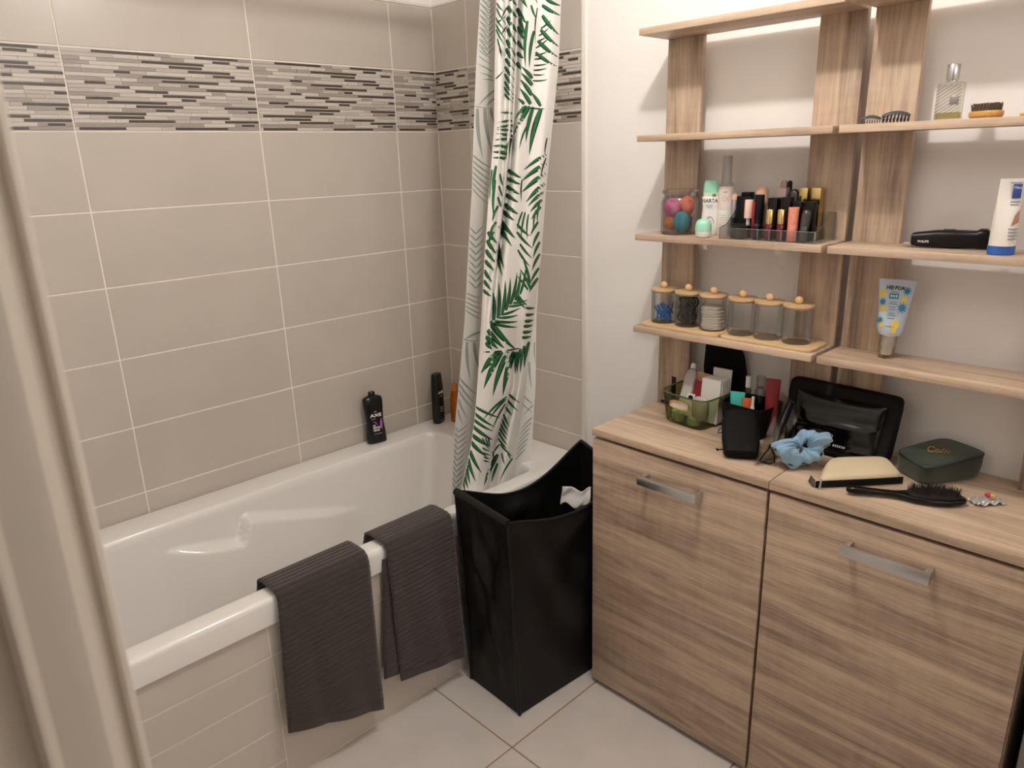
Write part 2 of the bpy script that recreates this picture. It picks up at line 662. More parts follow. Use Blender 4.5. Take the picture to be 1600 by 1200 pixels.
def cabinet(x0, x1, label):
    t = thing('base_cabinet', label, 'cabinet', (x0, 0, 0), 0, 'oak base cabinets')
    w = x1 - x0
    MB().rbox(.0005, w - .0005, -.352, -.004, .786, .805, .0012).build('worktop', M_WX, t)
    for a in (.001, w - .017):
        MB().rbox(a, a + .016, -.330, -.006, 0.0, .7855, .0008).build('side_panel', M_WZ, t)
    MB().box(.017, w - .017, -.328, -.008, .03, .046).build('bottom_panel', M_WX, t)
    MB().box(.017, w - .017, -.012, -.008, .046, .7855).build('back_panel', M_WX, t)
    MB().box(.017, w - .017, -.318, -.306, 0, .03).build('plinth', M_SHADOWGAP, t)
    MB().box(.017, w - .017, -.322, -.318, .74, .7855).build('top_rail', M_SHADOWGAP, t)  # rail coloured as the shade between worktop and door
    d = MB().rbox(.003, w - .003, -.350, -.334, .016, .777, .001).build('door', M_WDOOR, t)
    hx = 1.178 - 1.003
    handle(d, hx, hx + .166, .709, .733)
    return t


cabinet(1.003, 1.5015, 'oak base cabinet beside the laundry hamper, green bin on its worktop')
cabinet(1.5025, 2.001, 'oak base cabinet whose worktop carries the hairbrush and green bag')
gc = thing('washing_machine', 'grey sided appliance standing past a narrow gap beside the oak cabinet', 'appliance', (2.022, 0, 0))
MB().rbox(0, .60, -.345, -.02, .012, .85, .006).build('body', mat('grey_enamel', '77736d', .4), gc)
for a in (.03, .54):
    for b in (-.32, -.07):
        MB().lathe([(.02, 0), (.02, .013)], 16, a + .015, b).build('foot', M_BLACK, gc)
MB().rbox(.04, .56, -.352, -.344, .10, .72, .004).build('door', mat('grey_enamel', '77736d', .4), gc)

# ------------------------------------------------------------------ open shelf units standing on the cabinets
SZ = [1.785, 1.540, 1.295, 1.050]
ST = .0155
YF, YB = -.173, -.035
PT = .016


def shelf_unit(x0, x1, label):
    t = thing('shelf_unit', label, 'shelf', (x0, 0, .805), 0, 'oak shelf units on the cabinets')
    w = x1 - x0
    for a, b in ((.003, .103), (w - .100, w)):
        MB().rbox(a, b, YB - PT, YB, 0, SZ[0] - ST - .805, .0008).build('post', M_WZ, t)
    for i, z in enumerate(SZ):
        n = MB()
        yb = YB if i == 0 else YB - PT
        n.rbox(0, w, YF, yb, z - ST - .805, z - .805, .0008)
        if i:
            n.rbox(.1035, w - .1005, yb - .001, YB, z - ST - .805, z - .805, .0008)
        n.build('shelf', M_WX, t)
    return t


su = shelf_unit(1.000, 1.492, 'oak shelf unit holding the lidded jars and the cosmetics organiser')
shelf_unit(1.505, 1.997, 'oak shelf unit holding the perfume bottle and the black trimmer')
tag(MB().rbox(1.083, 1.103, -.118, -.098, SZ[0], SZ[0] + .0025, .0005).rbox(1.083, 1.103, -.100, -.098, SZ[0] + .002, SZ[0] + .012, .0005).build('angle_bracket', mat('dull_zinc', '9d9a95', .4, metal=.8)), 'small grey metal bracket lying on the top shelf', 'bracket')

# ------------------------------------------------------------------ shower curtain
KV = [-150, 0, 100, 200, 300, 400, 500, 600, 650, 700, 760, 860]
# fold lines of the front layer, left to right: photo column at each of the rows KV and how far it stands out
FR = [
    ([778, 775, 773, 772, 764, 757, 752, 746, 742, 735, 722, 708], 0.010),
    ([788, 784, 782, 781, 776, 766, 756, 755, 752, 744, 732, 719], 0.026),
    ([794, 791, 791, 788, 784, 772, 761, 763, 760, 752, 741, 729], [.000, .000, .000, .000, .005, .012, .025, .034, .034, .034, .034, .034]),
    ([803, 800, 799, 796, 788, 776, 765, 771, 768, 758, 747, 737], [.026, .026, .026, .024, .022, .020, .028, .036, .036, .036, .036, .036]),
    ([811, 808, 806, 801, 793, 780, 770, 784, 780, 765, 757, 747], [-.030, -.030, -.030, -.030, -.026, -.018, .010, .034, .032, .030, .030, .030]),
    ([822, 819, 817, 811, 803, 790, 783, 798, 786, 769, 762, 752], [.030, .030, .030, .030, .032, .034, .036, .024, .018, .018, .018, .018]),
    ([848, 845, 841, 832, 824, 813, 803, 803, 791, 774, 766, 756], [.018, .018, .020, .024, .028, .034, .036, -.012, -.022, -.022, -.022, -.022]),
    ([868, 865, 861, 851, 843, 834, 822, 813, 802, 792, 783, 770], [.044, .044, .044, .044, .044, .040, .040, .020, .020, .022, .022, .022]),
    ([881, 877, 873, 863, 853, 846, 834, 822, 813, 808, 799, 786], 0.004),
]
BK = [  # deep layer, left to right
    ([753, 750, 744, 740, 737, 731, 726, 717, 712, 709, 706, 702], 0.012),
    ([770, 768, 764, 760, 756, 749, 744, 737, 732, 728, 724, 720], -.015),
    ([800, 798, 795, 790, 784, 776, 769, 764, 760, 756, 752, 748], -.055),
    ([840, 838, 834, 828, 820, 812, 804, 800, 796, 792, 786, 780], [-.06, -.06, -.06, -.06, -.06, -.055, -.04, -.02, -.015, -.012, -.01, -.01]),
    ([872, 868, 864, 855, 848, 844, 838, 837, 834, 831, 824, 814], [-.03, -.03, -.03, -.03, -.03, -.025, -.01, .015, .025, .03, .03, .03]),
]


def xc(v):     # the curtain hangs from a rod over the rim and falls inside the tub
    return float(np.interp(v, [-150, 0, 300, 600, 760, 860], [.655, .648, .620, .592, .575, .565]))


def knots(tab, v):
    return np.array([np.interp(v, KV, r[0]) for r in tab]), np.array([np.interp(v, KV, r[1]) if isinstance(r[1], list) else r[1] for r in tab])


def crom(xs, ys, t):
    """smooth curve through knots, t in 0..1 over the knot index"""
    n = len(xs) - 1
    k = min(int(t * n), n - 1)
    f_ = t * n - k
    def g(a, i):
        return a[max(0, min(n, i))]
    def h(a):
        p0, p1, p2, p3 = g(a, k - 1), g(a, k), g(a, k + 1), g(a, k + 2)
        return .5 * (2 * p1 + (p2 - p0) * f_ + (2 * p0 - 5 * p1 + 4 * p2 - p3) * f_ ** 2 + (3 * p1 - p0 - 3 * p2 + p3) * f_ ** 3)
    return h(xs), h(ys)


def cpt(layer, t, v, off=0.0):
    us, os_ = knots(FR if layer == 'F' else BK, v)
    u, o_ = crom(us, os_, t)
    base = .022 if layer == 'F' else -.022
    p = on(u, v, x=xc(v) + base + o_)
    return p + off * PROUD if off else p


NVV = 100
PROUD = np.array([.69, -.66, .29])   # the print stands proud of the cloth on its room side
NF, NB = 90, 44


cm = MB()
cm.grid(lambda a, b: cpt('B', a, -150 + 960 * b), NB, NVV)
cm.grid(lambda a, b: cpt('F', a, -150 + 960 * b), NF, NVV)
M_CUR = mat('curtain_cloth', 'e9e6e1', .75, spec=.2, sheen=.1)
M_CURG = mat('leaf_green', '2e6b41', .7, spec=.2)
M_CURD = mat('leaf_dark', '15291c', .7, spec=.2)
M_CURB = mat('leaf_pale', 'a3ada8', .75, spec=.2)
cur = thing('shower_curtain', 'white shower curtain printed with green palm leaves, gathered by the wall', 'curtain', (0, 0, 0))
cm.build('cloth', M_CUR, cur, angle=80, fix=False)

lp = [MB(), MB(), MB()]


def find_t(layer, u, v):
    us, _ = knots(FR if layer == 'F' else BK, v)
    lo_, hi = 0.0, 1.0
    for _k in range(18):
        m = (lo_ + hi) / 2
        if crom(us, us, m)[0] < u:
            lo_ = m
        else:
            hi = m
    return (lo_ + hi) / 2


def leaflet(layer, a, b, w, mi, off=.0012, bend=.06):
    """one blade from base a to tip b (photo pixels on the cloth), laid on the cloth surface"""
    n = 9
    ax, ay = a; bx_, by_ = b
    L = math.hypot(bx_ - ax, by_ - ay)
    nx, ny = -(by_ - ay) / L, (bx_ - ax) / L
    cur_ = bend * L
    rows = []
    for k in range(n):
        s = k / (n - 1)
        ww = w * (math.sin(math.pi * min(1, s * .82 + .18)) ** .8) * (1 - .35 * s) if s < 1 else .12
        cx_ = ax + (bx_ - ax) * s + nx * cur_ * math.sin(math.pi * s) * .6
        cy_ = ay + (by_ - ay) * s + ny * cur_ * math.sin(math.pi * s) * .6
        rows.append(((cx_ - nx * ww / 2, cy_ - ny * ww / 2), (cx_ + nx * ww / 2, cy_ + ny * ww / 2)))
    pts = []
    ok = []
    for p, q in rows:
        for m in range(3):
            u = p[0] + (q[0] - p[0]) * m / 2
            v = p[1] + (q[1] - p[1]) * m / 2
            us, _ = knots(FR if layer == 'F' else BK, v)
            l0 = us[0] + (us[-1] - us[0]) * 0 + .6
            l1 = us[-1] - .6
            ok.append(l0 < u < l1 and v > -150)
            t = find_t(layer, min(max(u, l0), l1), v)
            pts.append(cpt(layer, t, v, off))
    f = []
    for k in range(n - 1):
        for m in range(2):
            i = k * 3 + m
            if sum((ok[i], ok[i + 1], ok[i + 3], ok[i + 4])) >= 2:
                f.append((i, i + 1, i + 4, i + 3))
    if f:
        lp[mi].add(pts, f)


def frond(layer, pts, n, l0, l1, w, ang=(50, 28), mi=0, sides=(1, -1), stem=1.0):
    """a palm frond along a stem: blades on both sides, pointing towards the stem's end"""
    (x0, y0), (x1, y1) = pts
    a0 = math.atan2(y1 - y0, x1 - x0)
    for k in range(n):
        s = (k + .3) / n
        bx_, by_ = x0 + (x1 - x0) * s, y0 + (y1 - y0) * s
        ll = l0 + (l1 - l0) * s
        for sd in sides:
            a = a0 + sd * math.radians(ang[0] + (ang[1] - ang[0]) * s)
            j = .92 + .16 * random.random()
            leaflet(layer, (bx_, by_), (bx_ + ll * j * math.cos(a), by_ + ll * j * math.sin(a)), w * (1 - .3 * s), mi)
            if mi == 0:      # dark shaded rim along one side of the blade
                leaflet(layer, (bx_ + .25 * w * math.sin(a), by_ - .25 * w * math.cos(a) + w * .3), (bx_ + ll * j * math.cos(a), by_ + ll * j * math.sin(a) + w * .25), w * .35, 1)
    leaflet(layer, (x0, y0), (x1, y1), stem * 1.6, 1 if mi == 0 else mi)


random.seed(11)


def blades(ox, oy, sc, layer, items):
    """palm blades given as base x, base y, tip x, tip y, width on an enlarged view of the cloth"""
    for x0, y0, x1, y1, w in items:
        a, b = (ox + x0 / sc, oy + y0 / sc), (ox + x1 / sc, oy + y1 / sc)
        w = w * 1.06 / sc
        if layer == 'B':
            leaflet('B', a, b, w, 2)
        else:
            leaflet('F', a, b, w * 1.12 + .5, 1, .0009)
            if w > 2.2:
                leaflet('F', (a[0], a[1] - w * .10), (b[0], b[1] - w * .12), w * .74, 0, .0015)


A_ = [(600, -230, 748, -150, 25), (615, -150, 748, -75, 25), (620, -70, 748, -10, 25), (640, -5, 748, 45, 25), (610, 40, 748, 118, 27), (612, 118, 738, 265, 28), (600, 225, 735, 352, 27), (580, 308, 730, 432, 27), (562, 395, 722, 502, 24),
      (600, 215, 680, 150, 9), (585, 270, 662, 208, 9), (572, 312, 642, 278, 9), (562, 362, 662, 285, 9), (556, 418, 650, 388, 9), (552, 445, 640, 430, 9), (548, 492, 652, 478, 9), (545, 528, 648, 512, 9), (545, 562, 630, 560, 9), (540, 606, 652, 598, 10),
      (528, 40, 566, 142, 14), (540, -120, 575, 30, 14), (548, 235, 515, 512, 22), (500, 160, 486, 510, 22), (575, 60, 560, 330, 7),
      (424, 65, 495, 182, 30), (440, 140, 492, 282, 26), (430, 200, 484, 312, 26), (428, 310, 476, 382, 26), (422, 395, 472, 440, 28), (422, 470, 452, 522, 28), (440, -60, 500, 60, 28), (440, -160, 500, -40, 28),
      (598, 797, 525, 690, 24), (524, 782, 438, 660, 28), (532, 715, 440, 592, 30), (537, 640, 450, 548, 28), (537, 590, 455, 500, 26), (476, 782, 428, 738, 22),
      (420, 792, 692, 816, 8), (490, 797, 408, 892, 28), (515, 802, 398, 1012, 34), (495, 945, 438, 1120, 12), (542, 806, 488, 1072, 26), (600, 820, 514, 1166, 38),
      (350, 50, 421, 132, 32), (350, 130, 421, 240, 34), (350, 215, 418, 332, 28), (345, 300, 412, 422, 26), (340, 365, 410, 482, 24), (336, 440, 405, 532, 22), (332, 500, 402, 602, 20), (330, 555, 400, 662, 19), (330, 612, 398, 716, 18), (326, 655, 396, 746, 16), (330, 705, 392, 772, 16), (350, -40, 421, 40, 30), (350, -130, 421, -50, 30),
      (270, 172, 345, 112, 8), (265, 20, 332, 100, 10), (265, 60, 345, 192, 10), (260, 130, 340, 242, 10), (262, 182, 340, 302, 11), (266, 222, 330, 342, 11), (275, 292, 322, 422, 10), (290, 342, 312, 442, 9), (262, 592, 322, 528, 8), (270, -60, 330, 20, 10), (270, -130, 330, -50, 10), (345, 60, 300, 160, 8), (345, 200, 300, 270, 8),
      (386, 852, 290, 845, 13), (386, 905, 280, 922, 14), (390, 940, 270, 962, 15), (386, 982, 270, 975, 16), (390, 1022, 266, 1004, 18), (376, 1045, 256, 1052, 18), (336, 1100, 240, 1096, 18), (352, 1152, 240, 1142, 24), (382, 1050, 322, 1132, 12), (345, 1190, 240, 1185, 18), (360, 1060, 340, 1200, 12), (380, 1040, 365, 1180, 10)]
blades(720, 0, 4.8, 'F', A_)
E_ = [(1290, 775, 1180, 850, 16), (1290, 820, 1170, 905, 22), (1286, 870, 1170, 962, 22), (1282, 920, 1190, 1012, 20), (1276, 962, 1200, 1032, 16), (1270, 1000, 1210, 1062, 15), (1264, 1035, 1215, 1100, 13),
      (1100, 850, 1166, 890, 18), (1096, 890, 1162, 922, 17), (1094, 930, 1158, 972, 18), (1090, 972, 1152, 1012, 18), (1084, 1020, 1152, 1072, 20), (1072, 1052, 1132, 1104, 18), (1064, 1100, 1112, 1172, 20), (1058, 1130, 1090, 1200, 18),
      (1172, 1060, 1145, 1152, 8), (1186, 1062, 1166, 1200, 8), (1202, 1072, 1196, 1200, 8), (1240, 1050, 1226, 1152, 8), (1260, 1000, 1246, 1122, 8), (1170, 900, 1168, 1010, 6), (1296, 690, 1284, 780, 6), (1290, 790, 1262, 900, 6),
      (1040, 830, 1026, 1002, 14), (1036, 900, 1030, 1102, 13), (1020, 850, 1010, 1002, 9), (1050, 1030, 1020, 1110, 12), (1040, 1110, 1004, 1190, 14), (1030, 1160, 998, 1225, 14), (1060, 870, 1075, 930, 9), (1055, 930, 1075, 985, 9), (1050, 985, 1070, 1040, 10)]
blades(450, 0, 3.2, 'F', E_)
C_ = [(840, 40, 885, 95, 18), (836, 82, 882, 150, 18), (830, 130, 876, 192, 18), (826, 182, 870, 232, 17), (822, 232, 860, 290, 16), (820, 282, 856, 330, 15), (816, 330, 856, 362, 14),
      (915, -5, 976, 72, 18), (905, 20, 960, 112, 16), (890, 92, 922, 226, 14), (886, 130, 912, 262, 12), (985, 0, 1050, 62, 12), (985, 40, 1062, 122, 12), (1000, 100, 1060, 172, 11), (990, 130, 1052, 215, 10), (1090, -10, 1052, 60, 12), (1095, 40, 1062, 120, 12), (1098, 90, 1066, 170, 12), (1098, 150, 1060, 235, 12), (1095, 220, 1050, 300, 12), (1090, 270, 1045, 345, 14),
      (1055, 330, 1000, 225, 12), (1050, 300, 1010, 160, 12), (1040, 330, 985, 260, 10),
      (868, 482, 864, 328, 17), (890, 470, 892, 288, 17), (910, 452, 926, 280, 16), (930, 432, 952, 268, 15), (952, 402, 986, 240, 14), (976, 382, 1004, 228, 13), (1000, 352, 1032, 200, 12),
      (900, 456, 1002, 420, 11), (890, 470, 992, 455, 12), (875, 486, 988, 488, 13), (868, 496, 985, 517, 14), (945, 412, 1036, 396, 10), (965, 396, 1040, 380, 10), (970, 330, 1036, 410, 14), (975, 360, 1030, 425, 12),
      (850, 490, 976, 626, 28), (840, 530, 922, 622, 24), (832, 562, 892, 625, 22), (830, 592, 862, 628, 18), (818, 640, 1052, 608, 6),
      (892, 640, 804, 748, 30), (908, 640, 818, 826, 27), (938, 640, 864, 862, 25), (970, 640, 914, 862, 27), (985, 640, 978, 752, 13), (1002, 625, 986, 745, 13), (1022, 610, 1002, 745, 14), (1045, 590, 1020, 722, 16),
      (1030, 420, 1076, 420, 12), (1028, 455, 1072, 450, 14), (1024, 487, 1068, 480, 15), (1018, 512, 1066, 505, 15), (1014, 542, 1062, 535, 15), (1010, 568, 1056, 562, 14)]
blades(500, 350, 3.2, 'F', C_)
D_ = [(180, 580, 352, 656, 16), (175, 622, 312, 716, 18), (166, 662, 302, 746, 18), (160, 706, 312, 810, 22), (146, 756, 292, 852, 25), (140, 800, 262, 918, 24), (136, 850, 226, 1026, 22), (130, 905, 186, 1082, 20), (124, 955, 150, 1102, 17), (112, 1020, 136, 1132, 15), (104, 1062, 116, 1152, 12),
      (392, 515, 230, 672, 13), (388, 530, 272, 672, 12), (384, 560, 296, 740, 10),
      (402, 490, 482, 556, 13), (396, 530, 470, 612, 14), (386, 580, 430, 642, 13), (372, 630, 410, 712, 13), (362, 662, 402, 742, 13), (352, 692, 397, 772, 13), (346, 722, 397, 802, 13), (340, 752, 400, 842, 13), (336, 792, 396, 862, 13), (350, 832, 432, 912, 11),
      (230, 790, 282, 872, 9), (252, 790, 286, 862, 9), (270, 780, 285, 850, 8), (230, 855, 284, 880, 9), (230, 886, 286, 906, 9), (240, 916, 282, 930, 8), (240, 940, 280, 950, 8),
      (332, 900, 240, 1112, 26), (332, 960, 290, 1092, 16), (432, 925, 345, 1082, 10), (360, 890, 382, 972, 9), (400, 880, 422, 932, 9), (300, 880, 320, 960, 9), (345, 830, 300, 900, 8)]
blades(700, 500, 4.283, 'F', D_)
B1 = [(100, 795, 252, 812, 7), (125, 815, 166, 1192, 30), (180, 815, 236, 1152, 30), (226, 815, 252, 922, 22), (252, 680, 134, 792, 18), (256, 738, 190, 797, 18), (246, 606, 158, 595, 10), (236, 582, 140, 545, 10), (236, 540, 120, 478, 11)]
for k in range(14):
    y = -160 + k * 44
    B1 += [(222 - k * 2, y, 150 - k * 2, y - 78, 10), (222 - k * 2, y, 252, y - 60, 9), (150 - k, y + 10, 235, y + 75, 8)]
B1 += [(90, 1165 + k * 42, 230, 1262 + k * 48, 16 - k) for k in range(7)]
blades(720, 0, 4.8, 'B', B1)
B2 = [(800, 540, 720, 580, 13), (710, 578, 802, 583, 5), (735, 590, 752, 782, 16), (770, 590, 802, 742, 18)]
for k in range(9):
    y = 20 + k * 34
    B2 += [(778, y + 30, 738, y - 10, 9), (778, y + 30, 815, y - 12, 9)]
B2 += [(730, 345 + 22 * k, 806, 372 + 26 * k, 8) for k in range(5)]
blades(500, 350, 3.2, 'B', B2)
B3 = [(80, 390, 190, 500, 15), (76, 430, 182, 560, 15), (72, 470, 172, 602, 14), (70, 530, 132, 662, 13), (66, 600, 102, 702, 11)]
for k in range(11):
    y = 690 + 38 * k
    B3 += [(68 - k * 2, y + 60, 140 - k * 4, y, 9), (68 - k * 2, y + 60, 30 - k, y + 5, 9)]
B3 += [(545, 280, 562, 460, 13), (580, 150, 586, 292, 10), (510, 510, 572, 562, 9), (572, 570, 500, 642, 9), (500, 560, 566, 620, 8)]
B3 += [(565 - 8 * k, 650 + 36 * k, 484 - 8 * k, 738 + 36 * k, 9) for k in range(7)]
blades(700, 500, 4.283, 'B', B3)
for mb_, nm, mm in zip(lp, ('leaf_print', 'leaf_vein_print', 'reverse_leaf_print'), (M_CURG, M_CURD, M_CURB)):
    q = mb_.build(nm, mm, cur, angle=180, fix=False)
    q['kind'] = 'stuff'
ctop = float(on(800, -140, x=.66)[2])
rod = thing('curtain_rod', 'white rod above the front rim carrying the palm leaf curtain', 'curtain rod', (.66, 0, ctop + .03))
MB().tube([(0, -.001, 0), (0, RY + .001, 0)], .0125, 16).build('bar', M_WHITE, rod)
for y in (-.006, RY + .006):
    MB().tube([(0, y - .005, 0), (0, y + .005, 0)], .028, 20).build('wall_flange', M_WHITE, rod)
for k in range(8):
    y = -.16 - .036 * k
    MB().tube([(.019 * math.cos(a), y, -.008 + .024 * math.sin(a)) for a in [2 * math.pi * j / 20 for j in range(20)]], .002, 6, closed=True).build('ring', M_WHITE, rod)

# ------------------------------------------------------------------ towels over the tub rim
def towel(name, label, y0, y1, zl, zr, lean, inner_drop, seed, foldw=0.0):
    """ribbed towel draped over the rim; bottom hem runs from zl (at y0) to zr (at y1)"""
    random.seed(seed)
    path = [(.596, TUBZ - inner_drop), (.600, TUBZ - .03), (.612, TUBZ + .006), (.630, TUBZ + .0105), (.665, TUBZ + .0105), (.690, TUBZ + .009), (.701, TUBZ - .002), (.706, TUBZ - .03), (.710, .36), (.712, .22), (.713, 0.0)]
    n = len(path)

    def pt(t, yy):
        zb = zl + (zr - zl) * yy
        # arc-length position along the profile, ending at the hem
        P = [Vector((a, 0, b)) for a, b in path[:-1]] + [Vector((path[-1][0], 0, zb))]
        P = [p for i, p in enumerate(P) if i < 7 or i == n - 1 or p.z > zb + .01]
        d = [0]
        for i in range(1, len(P)):
            d.append(d[-1] + (P[i] - P[i - 1]).length)
        s = t * d[-1]
        k = 0
        while k < len(d) - 2 and d[k + 1] < s:
            k += 1
        w = (s - d[k]) / (d[k + 1] - d[k])
        p = P[k].lerp(P[k + 1], w)
        tg = (P[k + 1] - P[k]).normalized()
        nr = Vector((-tg.z, 0, tg.x))
        if nr.x < 0 and k > 4:
            nr = -nr
        if k <= 4 and nr.z < 0:
            nr = -nr
        hem = d[-1] - s
        rib = .0030 * (abs(math.sin(math.pi * s / .0140)) ** .6) if hem > .028 else .0008
        y = y0 + (y1 - y0) * yy
        under = max(0, TUBZ - p.z) if k > 4 else 0
        wob = .006 * under / .45 * (math.sin(y * 22 + seed) + .6 * math.sin(y * 41 + p.z * 9))
        q = p + nr * (rib + .002)
        return (q.x + abs(wob) + lean * under, y + .010 * under * math.sin(p.z * 7 + seed) - foldw * under * (1 - .6 * yy), q.z)
    NT = 420
    mb = MB().grid(lambda a, b: pt(a, b), NT, 26)
    o = mb.build(name, M_TOWEL, None, angle=80, fix=False, solid=.006)
    return o


# ------------------------------------------------------------------ laundry hamper
ham = thing('laundry_hamper', 'black fabric laundry hamper with open sagging top beside the cabinet', 'hamper', (0, 0, 0))
HB = [(.737, -.589), (.948, -.597), (.985, -.115), (.748, -.105)]
HT = [(.716, -.592), (.950, -.618), (.990, -.110), (.752, -.100)]
HTZ = [.612, .606, .625, .625]


def ham_pt(s, h, off=0):
    s = (s % 1) * 4
    k = int(s) % 4
    w = s - int(s)
    k2 = (k + 1) % 4
    b = Vector(HB[k]).lerp(Vector(HB[k2]), w)
    t = Vector(HT[k]).lerp(Vector(HT[k2]), w)
    ctr = Vector((.86, -.35))
    sag = (.0, .060, .03, .082)[k] * math.sin(math.pi * w) ** 1.2
    zt = HTZ[k] + (HTZ[k2] - HTZ[k]) * w - sag
    p = b.lerp(t, h ** 3)
    e = Vector(HB[k2]) - Vector(HB[k])
    nr = Vector((e.y, -e.x)).normalized()
    wr = math.sin(math.pi * w)
    wob = wr * (1 - smooth(.88, 1, h)) * smooth(0, .3, h) * (.009 * math.sin(9 * h + 5 * w + k * 2) * h + .005 * math.sin(17 * w + 11 * h + k) + .013 * h * math.sin(11 * (w - h) + k) + .005 * math.sin(26 * (w + .6 * h) + 2 * k) * h)
    limit = .994 if True else 0
    p = p + nr * (wob + off)
    return (min(p.x, .998), min(p.y, -.03), zt * h + .002)


hm = MB()
NS, NH = 160, 44
hm.grid(lambda a, b: ham_pt(a, b), NS, NH, wrap=True)
hm.grid(lambda a, b: ham_pt(a, b, -.0035), NS, NH, wrap=True)
hm.build('body', M_HAMP, ham, angle=60, fix=False)
MB().add([(x, y, .004) for x, y in HB], [(0, 1, 2, 3)]).add([(x, y, .012) for x, y in HB], [(0, 1, 2, 3)]).build('base_panel', M_HAMP, ham, fix=False)
for k, rr in ((0, .011), (1, .005), (2, .006), (3, .0045)):
    path = [ham_pt((k + (i / 24)) / 4 if i < 24 else (k + .9999) / 4, 1.0) for i in range(25)]
    MB().tube(path, rr, 8).build('rim_hem', M_HAMP, ham)
for k in (0, 1, 3):
    x, y = HT[k]
    MB().tube([(HB[k][0], HB[k][1], .004), (x, y, HTZ[k] + .004)], .0055, 8).build('corner_rod', M_HAMP, ham)
# white garment lying over the inside
gm = MB()
ga, gb_ = on(879, 760, y=-.265), on(924, 766, y=-.265)


def garm(a, b):
    p = Vector(ga).lerp(Vector(gb_), a)
    dr = Vector((.004, -.016, -.050))
    return tuple(p + dr * b + Vector((.69, -.66, 0)) * (.007 * math.sin(a * 11 + b * 2.5) + .004 * math.sin(b * 7 + a * 4)) + Vector((0, 0, .006 * math.sin(a * 8))))


gm.grid(garm, 26, 16)
g_ = gm.build('garment', mat('white_cotton', 'e4e2e2', .9, bump=.3, bscale=600), None, angle=80, solid=.003)
tag(g_, 'crumpled white garment inside the black hamper', 'garment')

t1 = towel('towel', '', -1.135, -.884, .176, .080, .015, .05, 1, .085)
tag(t1, 'dark grey ribbed towel on the tub rim, the longer one far from the hamper', 'towel', 'grey towels on the tub rim')
t2 = towel('towel', '', -.828, -.603, .126, .083, .010, .04, 2)
tag(t2, 'dark grey ribbed towel on the tub rim, next to the black hamper', 'towel', 'grey towels on the tub rim')
# second layer of the folded towel, peeking out behind its front flap
def flap(a, b):
    y = -.838 - .036 * b + (.10) * a
    z = .50 - .345 * b
    return (.6985 + .002 * a + .0012 * abs(math.sin(b * 75)) + .012 * b, y, z + .02 * (-a) * b)


fo = MB().grid(flap, 10, 150).build('under_flap', M_TOWEL, t2, angle=80, fix=False, solid=.005)

# ------------------------------------------------------------------ helpers for the small things
def face_cam(P):
    d = CAM_C - np.array(P)
    return math.atan2(d[0], -d[1])


def quadmap(b, t, n=5, seg=40, prof=None):
    """rings of a rounded block: b and t are the four corners (front-left, front-right, back-right, back-left) of its bottom and top"""
    prof = prof or [(0, .90), (.06, .965), (.2, 1), (.8, 1), (.94, .965), (1, .90)]
    out = []
    for h, sc in prof:
        r = []
        for x, y, _ in ring(0, 0, 0, sc, sc, n, seg):
            p = Vector((0, 0, 0))
            for (sx, sy), pb, pt_ in zip(((-1, -1), (1, -1), (1, 1), (-1, 1)), b, t):
                w = (1 + sx * x) * (1 + sy * y) / 4
                p += w * (Vector(pb) * (1 - h) + Vector(pt_) * h)
            r.append(p)
        out.append(r)
    return out


def lev(x, z, r=.0, n=2.0):
    return (x, z)


Z3, Z4, ZC, ZT = SZ[2], SZ[3], .805, TUBZ
M_MINT = mat('mint_plastic', '9fdcc4', .35)
M_WPLA = mat('white_gloss', 'eeebe6', .25)
M_INK = mat('dark_print', '3b3a40', .6)

# --- glass jar of make-up sponges
p = on(1062, 340, y=-.103)
jar = thing('glass_jar', 'lidded round glass jar holding coloured make-up sponges', 'jar', (p[0], -.103, Z3))
MB().lathe([(.040, .0), (.0465, .003), (.048, .010), (.048, .078), (.044, .090), (.040, .094), (.041, .098)], 40, cap1=False).build('jar_body', M_GLASS, jar)
MB().lathe([(.0, .0045), (.0455, .0045), (.0455, .001)], 40, cap0=False).build('jar_floor', M_GLASS, jar)
MB().lathe([(.0385, .092), (.0395, .1005), (.0455, .1015), (.0465, .105), (.046, .110), (.035, .1125), (.012, .1135)], 40).build('lid', M_GLASS, jar)
for nm, c, dx, dy, dz, s, rx in (('magenta pink', 'c26a8e', -.015, -.010, .066, .0260, .9), ('coral red', 'd4735a', .017, .006, .072, .0215, .4),
                                 ('burnt orange', 'b8763f', -.021, -.006, .028, .0215, 1.4), ('teal blue', '3f8796', .013, -.010, .031, .0235, .2)):
    s_ = MB().lathe([(s * math.sin(math.pi * k / 14) * (1 - .16 * k / 14), s * (1.15 * (1 - math.cos(math.pi * k / 14)) - 1.15)) for k in range(1, 14)], 24)
    o = s_.xf(Euler((rx, rx * .6, 0)).to_matrix().to_4x4()).build('makeup_sponge', mat('sponge_' + nm.replace(' ', '_'), c, .9, bump=.2, bscale=900))
    o.location = (p[0] + dx, -.103 + dy, Z3 + dz)
    tag(o, nm + ' make-up sponge inside the glass jar', 'sponge', 'sponges in the glass jar')

